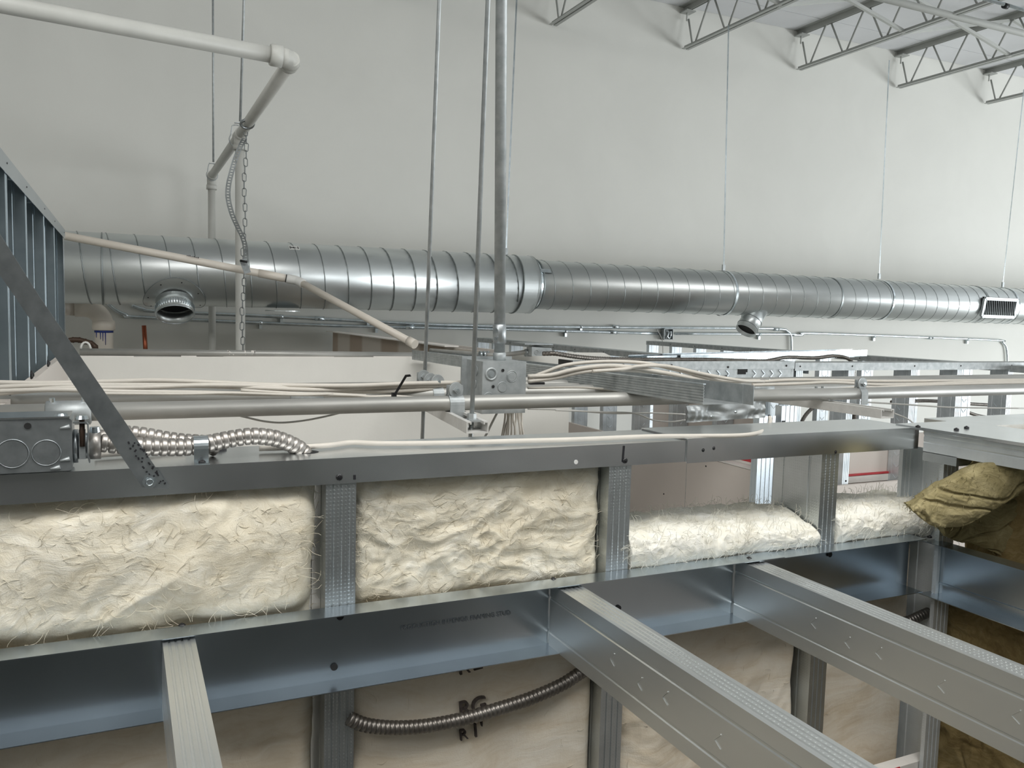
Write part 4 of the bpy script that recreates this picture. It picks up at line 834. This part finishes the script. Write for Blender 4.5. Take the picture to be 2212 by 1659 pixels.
# ---- rear wall added behind the viewer to darken metal reflections; carries the joist ends
RB_ = thing('added_rear_wall', 'added unseen wall behind the viewer for dark reflections, carrying the joist ends', 'wall frame', (.3, -1.3, ZF))
MB().box((-1.6, -1.36, ZF), (1.9, -1.24, -.20)).build('dark_fill', M['shade'], RB_)
MB().extr(thick([(0, -.031), (0, 0), (.118, 0), (.118, -.031)], .0012), (-1.6, -1.36, -.18), (0, 1, 0), (0, 0, 1), (1, 0, 0), 3.5).build('top_track', M['track'], RB_)
tag(MB().box((-1.25, -1.24, ZF), (-1.15, .98, -.19)).build('added_side_wall', M['shade'], None), 'added dark side wall out of view at left, for dark reflections', 'wall')  # unseen side wall added so the metal reflects a dark room
for k in range(8): MB().box((-1.5+k*.45, -1.24, ZF), (-1.465+k*.45, -1.235, -.2)).build('stud', M['stud'], RB_)
MB().box((1.424, -1.2, ZF), (1.437, .99, -.184)).build('drywall_board', M['gwb'], RW)  # outer board added to block stray window light in the gap
# ---- insulation
def fluff(f, ns, nt, nk, amp, seed, out=V((0, -1, 0)), ridge=.006, fs_=9, crack=None):
    idx = {}; vs = []; fs = []
    def vid(i, j, k):
        key = (i, j, k)
        if key not in idx:
            p = f(i/ns, j/nt, k/nk); q = p+V((seed, seed*.7, -seed))
            w_ = noise.noise_vector(q*fs_*.6)*.06; d = noise.noise_vector(q*fs_)*amp + noise.noise_vector((q+w_)*fs_*3.1)*amp*.4 + noise.noise_vector((q+w_)*fs_*9)*amp*.16
            rg = (1-abs(noise.noise((q+w_*1.6)*V((1, 1, 1)).x*fs_*1.5))*2.2); rg2 = (1-abs(noise.noise((q+w_)*fs_*4.5))*2.2)
            ck = max(0, 1-abs(noise.noise(V((q.x*4+w_.x*12, q.y*4+w_.y*12, q.z*19+w_.z*14))))*crack[1]) if crack else 0; p = p+d+out*(ridge*(rg-.5)+ridge*.3*(rg2-.5)-(crack[0]*ck if crack else 0)); idx[key] = len(vs); vs.append(p)
        return idx[key]
    for i in range(ns):
        for j in range(nt):
            for k in (0, nk):
                fs.append((vid(i, j, k), vid(i+1, j, k), vid(i+1, j+1, k), vid(i, j+1, k)))
    for i in range(ns):
        for k in range(nk):
            for j in (0, nt): fs.append((vid(i, j, k), vid(i+1, j, k), vid(i+1, j, k+1), vid(i, j, k+1)))
    for j in range(nt):
        for k in range(nk):
            for i in (0, ns): fs.append((vid(i, j, k), vid(i, j+1, k), vid(i, j+1, k+1), vid(i, j, k+1)))
    return MB().add(vs, fs, True)
def wisps(surf, n, seed, L=.02, r=.0003, out=V((0, -1, 0)), zmin=None, drop=.0015):
    random.seed(seed); m = MB(); cand = surf.v
    for _ in range(n):
        p = random.choice(cand); a = random.uniform(0, 6.28); d = V((math.cos(a), 0, math.sin(a)))*(L/5); pts = [p-out*drop]; cur = random.uniform(-.9, .9)
        for s_ in range(5):
            a2 = cur*.6; d = V((d.x*math.cos(a2)-d.z*math.sin(a2), 0, d.x*math.sin(a2)+d.z*math.cos(a2)))
            pts.append(pts[-1]+d*random.uniform(.6, 1.2)+out*(.0018 if s_ < 3 else -.0012)*random.random())
        m.tube(pts, r, 3, caps=False)
    return m
def batt(label, f, ns, nt, nk, amp, seed, mat, nw=0, L=.02, out=V((0, -1, 0)), ridge=.006, fs_=9, group='insulation batts in the near wall', crack=None):
    c = f(.5, 0, .5); T = thing('insulation_batt', label, 'insulation', c, group)
    sf = fluff(f, ns, nt, nk, amp, seed, out, ridge, fs_, crack); sf.build('fibre_body', mat, T)
    if nw: front = MB(); front.v = [v for v in sf.v]; w_ = wisps(front, nw*3, seed, L, out=out).build('loose_fibres', mat, T); w_['kind'] = 'stuff'
    return T
def boxf(x0, x1, z0, z1, yf, th, bulge=.01, rd=.02):
    def f(s, t, k):
        x = x0+(x1-x0)*s; z = z0+(z1-z0)*t; y = yf+th*k; ex = min(s, 1-s)*(x1-x0); ez = min(t, 1-t)*(z1-z0)
        q = (1-min(1, ex/rd))**2+(1-min(1, ez/rd))**2; y += (1-k)*(rd*.6*min(1, q)-bulge*math.sin(math.pi*s)*math.sin(math.pi*t)); return V((x, y, z))
    return f
batt('puffy cream insulation batt left of the first near stud, largest', boxf(-.150, .212, -.381, -.211, 1.008, .09, .014, .03), 150, 66, 14, .006, 2.3, M['fib'], 420, .028, ridge=.0045, fs_=8)
batt('flatter stringy cream batt between the first and second near studs', boxf(.262, .627, -.379, -.214, 1.018, .085, .004, .012), 150, 66, 14, .0045, 7.9, M['fib'], 520, .032, ridge=.004, fs_=11)
def slump(x0, x1, zb, zf0, zf1, zk0, zk1, yf, th):
    def f(s, t, k):
        x = x0+(x1-x0)*s; ztop = (zf0+(zf1-zf0)*s)*(1-k)+(zk0+(zk1-zk0)*s)*k; e = 1-abs(2*k-1); ztop += .003*e
        z = zb+(ztop-zb)*t; y = yf+th*k
        if k < .3: y -= .012*math.sin(math.pi*min(1, t))*(1-k/.3); y += .012*(max(0, t-.8)/.2)**2*(1-k/.3)
        return V((x, y, z))
    return f
z_b = lambda u_, v_, y: aY(u_, v_, y).z
batt('white slumped batt between the second and third near studs', slump(.672, 1.04, -.374, z_b(1380, 1150, 1.01), z_b(1740, 1135, 1.01)+.0, z_b(1380, 1105, 1.11)+.004, z_b(1730, 1083, 1.11)+.004, 1.006, .104), 190, 50, 50, .0045, 12.1, M['fibw'], 700, .022, out=V((0, -.5, .85)), ridge=.0045, fs_=17)
batt('white slumped batt right of the third near stud, beside the yellow wool', slump(1.085, 1.32, -.374, z_b(1830, 1105, 1.01), z_b(1990, 1090, 1.01), z_b(1830, 1070, 1.11)+.003, z_b(1990, 1052, 1.11)+.003, 1.006, .104), 120, 50, 50, .004, 15.7, M['fibw'], 420, .020, out=V((0, -.5, .85)), ridge=.004, fs_=17)
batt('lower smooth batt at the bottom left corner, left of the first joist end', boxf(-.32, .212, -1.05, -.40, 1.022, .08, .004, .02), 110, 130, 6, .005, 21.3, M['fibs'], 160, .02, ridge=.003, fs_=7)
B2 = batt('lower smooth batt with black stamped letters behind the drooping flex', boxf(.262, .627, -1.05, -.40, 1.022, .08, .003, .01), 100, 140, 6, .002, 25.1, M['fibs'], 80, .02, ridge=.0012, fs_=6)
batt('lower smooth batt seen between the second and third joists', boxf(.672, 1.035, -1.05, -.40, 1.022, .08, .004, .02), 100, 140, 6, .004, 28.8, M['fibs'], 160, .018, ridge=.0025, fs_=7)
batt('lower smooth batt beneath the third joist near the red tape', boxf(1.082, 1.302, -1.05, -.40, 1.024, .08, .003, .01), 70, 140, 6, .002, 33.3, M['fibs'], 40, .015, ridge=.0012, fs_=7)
# stamped letters
for (s_, u_, v_, sz, sk) in (('R', 990, 1458, .030, 0), ('2', 1022, 1448, .030, 0), ('R', 991, 1550, .032, 0), ('G', 1018, 1545, .034, 0), ('R', 992, 1600, .022, 0), ("1'", 1018, 1594, .028, 0)):
    text(s_, sz, aY(u_, v_, 1.0155), (.99, 0, .10), (-.10, 0, .99), 'stamped_letter', M['stamp'], B2, .0022)
# ---- mineral wool
def loft(top, bot, th, tv):
    T_ = resamp(spline(top, 8), .003); B_ = resamp(spline(bot, 8), .003)
    def smp(P_, s): q = s*(len(P_)-1); i = min(int(q), len(P_)-2); return P_[i].lerp(P_[i+1], q-i)
    def f(s, t, k):
        a, b = smp(B_, s), smp(T_, s); p = a.lerp(b, t); e = math.sin(math.pi*t)**.5 if 0 < t < 1 else 0
        return p+tv*(th*k*(.35+.65*e))-tv*(.010*e*(1-k))
    return f
tv = nrm((.62, .78, 0))
WG = 'mineral wool slabs in the side wall'
batt('olive mineral wool slab flopping out over the corner, uppermost', loft([aY(1968, 1098, .90), aY(2010, 1062, .90), aY(2070, 1030, .88), aY(2135, 1000, .86), aY(2212, 985, .83), aY(2330, 965, .78)],
    [aY(1972, 1106, .90), aY(2012, 1134, .89), aY(2060, 1142, .88), aY(2110, 1126, .86), aY(2212, 1062, .83), aY(2330, 1010, .78)], .06, tv), 190, 90, 12, .0024, 3.3, M['wool'], 220, .010, out=-tv, ridge=.0016, fs_=22, group=WG, crack=(.006, 11, 9))
batt('olive mineral wool slab folded under the uppermost one', loft([aY(2035, 1132, .93), aY(2075, 1128, .93), aY(2110, 1120, .92), aY(2212, 1055, .88), aY(2330, 1000, .84)],
    [aY(2040, 1158, .93), aY(2072, 1172, .93), aY(2110, 1178, .92), aY(2212, 1225, .885), aY(2330, 1280, .84)], .06, tv), 170, 90, 10, .002, 6.6, M['wool'], 160, .010, out=-tv, ridge=.0016, fs_=22, group=WG, crack=(.006, 11, 9))
def plY(x, y0, y1, z0, z1, th):
    def f(s, t, k): return V((x+th*k, y0+(y1-y0)*s, z0+(z1-z0)*t))
    return f
batt('dark mineral wool below the side rim track at the right edge', plY(1.345, 1.0, .60, -1.05, -.455, .08), 120, 150, 5, .003, 9.9, M['woold'], 140, .014, out=V((-1, 0, 0)), ridge=.005, fs_=12, group=WG, crack=(.006, 11, 9))
tag(MB().box((1.44, .55, -.40), (2.7, .985, -.235)).build('light_block', M['woold']), 'added dark block hiding window light beyond the side wall at the far right edge', 'insulation')  # added block, keeps window light from showing past the side wall
batt('dark mineral wool deep inside the side wall under the header', plY(1.37, .97, .60, -.40, -.225, .06), 80, 40, 5, .003, 19.9, M['woold'], 0, out=V((-1, 0, 0)), ridge=.004, fs_=12, group=WG, crack=(.006, 11, 9))
# low drywall ledge bottom right
lo = thing('drywall_ledge', 'white drywall edge with red tape at the bottom right', 'drywall', (1.2, .98, -.85))
zq = aY(1960, 1640, .985).z
MB().box((1.10, .972, -1.2), (1.32, .995, zq)).build('board', M['gwbedge'], lo); MB().box((1.10, .9705, zq-.004), (1.24, .9718, zq+.001)).build('red_tape', M['red'], lo)
# lower flex behind joist 2
pl = [(752, 1551, 1.0), (790, 1566, 1.0), (850, 1572, 1.0), (920, 1568, 1.0), (1000, 1553, 1.0), (1080, 1530, 1.0), (1150, 1507, 1.0), (1215, 1478, 1.0), (1260, 1450, 1.005), (1310, 1430, 1.01)]
flex('flex_conduit', 'dark ribbed flex conduit drooping across the stamped batt', [aY(*p) for p in pl], .0072, M['flexd'], .0066, .0022, 6, 14)
flex('flex_conduit', 'short dark flex piece at right beside the corner stud', [aY(*p) for p in ((1880, 1355, 1.0), (1950, 1345, 1.0), (2000, 1325, 1.0), (2030, 1312, 1.01))], .0072, M['flexd'], .0066, .002, 6, 12)
# ================================================================ STRAP, LEFT BOX, NEAR FLEX
SB = thing('diagonal_strap', 'flat galvanised brace strap crossing the left side diagonally', 'strap', aY(337, 1050, .99))
yS = .990
def sq(u_, v_, y): return aY(u_, v_, y)
m = MB(); P = [aY(u_, v_, yS-.05*(1050-v_)/640) for u_, v_ in ((307, 1052), (367, 1055), (290, 940), (85, 640), (-60, 410), (-60, 510), (32, 640), (232, 940))]
o2 = V((0, -.0012, 0)); n8 = len(P); m.add(P+[p+o2 for p in P], [(0, 1, 2, 7), (7, 2, 3, 6), (6, 3, 4, 5), (15, 10, 9, 8), (14, 11, 10, 15), (13, 12, 11, 14)]+[(i, (i+1) % 8, 8+(i+1) % 8, 8+i) for i in range(8)]); m.build('band', M['strap'], SB)
inst('hex_screw', HEX, SB, aY(323, 1040, yS-.002), (0, -1, 0))
random.seed(5)
sc = MB()
for k in range(34):
    v_ = random.uniform(958, 1046); u_ = 337-(1050-v_)*.66+random.uniform(-4, 24)
    p = aY(u_, v_, yS-.05*(1050-v_)/640-.0018); sc.bar(p, p+V((random.uniform(-.002, .002), 0, random.uniform(.0005, .003))), .0018, .0003, up=(0, 1, 0))
sc.build('scratches', M['ink'], SB)['kind'] = 'stuff'
LB = thing('left_junction_box', 'rectangular metal junction box with round knockouts on the near top track at left', 'junction box', aY(60, 1018, 1.03))
yL = .990; tr = aY(160, 905, yL); bx1 = aY(157, 1015, yL).x; zz1 = aY(60, 905, yL).z; zz0 = aY(60, 1021, yL).z
dpt = .050
def rb(m, x0, x1, y0, y1, z0, z1, b=.003):
    line = [(x0+b, z0), (x1-b, z0), (x1-b*.3, z0+b*.3), (x1, z0+b), (x1, z1-b), (x1-b, z1), (x0+b, z1), (x0, z1-b), (x0, z0+b)]
    return m.extr(line, (0, y0, 0), (1, 0, 0), (0, 0, 1), (0, 1, 0), y1-y0)
zz0 = max(zz0, zA+.002); zz0 = aY(60, 1021, yL).z
rb(MB(), bx1-.19, bx1, yL, yL+dpt, zz0, zz1).build('box_body', M['strap'], LB)
MB().box((bx1-.19, yL-.0015, zz1), (bx1-.002, yL+dpt+.002, zz1+.0018)).build('cover_plate', M['track'], LB)
def lk(u_, v_): p = aY(u_, v_, yL); return V((p.x, yL-.0006, p.z))
for (u_, v_, r) in ((27, 980, .0148), (100, 978, .0135)):
    MB().ring(lk(u_, v_), (0, 1, 0), r, .0006, 36, 5).build('knockout', M['strap'], LB); MB().disc(lk(u_, v_), (0, -1, 0), r*.93, .0004, 36).build('knockout', M['strap'], LB)
MB().disc(lk(60, 920), (0, -1, 0), .0034, .0006, 16).build('screw_hole', M['dark'], LB)
for q in ((137, 925), (137, 995), (116, 1013)):
    MB().tube([lk(*q)+V((-.003, 0, 0)), lk(*q)+V((.006, 0, .002))], [.001, .0022], 8).build('corner_dimple', M['dull'], LB)
p = lk(131, 897); MB().disc((p.x, yL+.01, zz1+.001), (0, 0, 1), .0075, .003, 14, .005).build('cover_screw', M['zinc'], LB)
# connector assembly
cy = yL+.026; cxp = aY(160, 960, cy).x; czp = aY(200, 962, cy).z
CN = thing('conduit_connector', 'clamp connector with a screw and bent clip at the right of the left box', 'connector', (cxp+.01, cy, czp))
MB().tube([(cxp, cy, czp), (cxp+.004, cy, czp)], .0185, 22).build('lock_nut', M['strap'], CN)
xq = aY(190, 960, cy).x; MB().tube([(cxp+.003, cy, czp), (xq, cy, czp)], .0145, 20).build('barrel', M['strap'], CN)
MB().box((aY(172, 950, cy).x, cy-.018, czp-.012), (aY(186, 950, cy).x, cy-.010, czp+.020)).build('saddle', M['dull'], CN)
xr0, xr1 = aY(193, 960, cy).x, aY(218, 960, cy).x; MB().pipe_wall((xr0, cy, czp), (1, 0, 0), xr1-xr0, .0155, .011, 24).build('sleeve', M['flex'], CN)
p = aY(205, 935, cy); MB().disc((p.x, cy, czp+.0145), (0, 0, 1), .006, .006, 12, .005).build('sleeve_screw', M['zinc'], CN)
p = aY(177, 905, cy-.018); MB().disc(p, (0, 0, 1), .0068, .004, 14, .005).build('screw_head', M['zinc'], CN); MB().tube([p, p-V((0, 0, .030))], .0027, 8).build('screw_shank', M['brown'], CN)
pts = [aY(u_, v_, cy-.02) for u_, v_ in ((158, 912), (186, 912), (190, 916), (191, 940), (189, 960), (190, 982), (194, 998))]
m = MB()
for a, b in zip(pts, pts[1:]): m.bar(a, b, .012, .0012, up=(b-a).cross(V((0, 1, 0))))
m.build('bent_clip', M['strap'], CN)
yf = cy
flex('flex_conduit', 'bright ribbed flex conduit from the left box, arching into a hole in the track', [aY(*p) for p in ((216, 956, yf), (250, 960, yf), (300, 964, yf), (350, 966, yf+.004), (410, 965, yf+.01), (450, 958, yf+.015), (500, 948, yf+.02), (545, 942, yf+.02), (590, 946, yf+.025), (625, 958, yf+.03), (650, 972, yf+.035), (664, 990, yf+.038))], .0068, M['flex'], .0088, .0038, 8, 16)
flex('flex_conduit', 'second ribbed flex conduit behind the bright one near the diagonal strap', [aY(*p) for p in ((216, 950, yf+.025), (250, 938, yf+.03), (300, 940, yf+.03), (360, 950, yf+.03), (400, 955, yf+.03), (440, 958, yf+.035), (470, 970, yf+.04))], .0066, M['flex'], .0084, .0036, 8, 14)
HP = aZ(655, 977, zA+.0012); tag(MB().disc((HP.x+.006, HP.y, zA+.0008), (0, 0, 1), .0135, .0006, 24).build('track_hole', M['dark'], NW))
CS = thing('conduit_strap', 'small zinc one-hole strap over the bright flex conduit', 'strap', aZ(438, 985, zA))
p = aY(433, 966, yf+.012); m = MB()
line = [(.0125*math.cos(math.radians(a)), .0125*math.sin(math.radians(a))) for a in range(180, -31, -15)]
m.extr(thick(line, .0012), (p.x-.008, p.y, p.z), (0, -1, 0), (0, 0, 1), (1, 0, 0), .016); m.build('loop', M['zinc'], CS)
MB().box((p.x-.008, p.y-.028, zA+.001), (p.x+.008, p.y-.010, zA+.0025)).build('foot', M['zinc'], CS)
inst('screw', SCR, CS, (p.x, p.y-.021, zA+.0025), (0, 0, 1)); MB().bar((p.x, p.y-.0125, p.z), (p.x, p.y-.0125, zA+.002), .0016, .016, up=(1, 0, 0)).build('leg', M['zinc'], CS)
inst('screw', SCRB, NW, aZ(474, 973, zA+.001), (0, 0, 1))
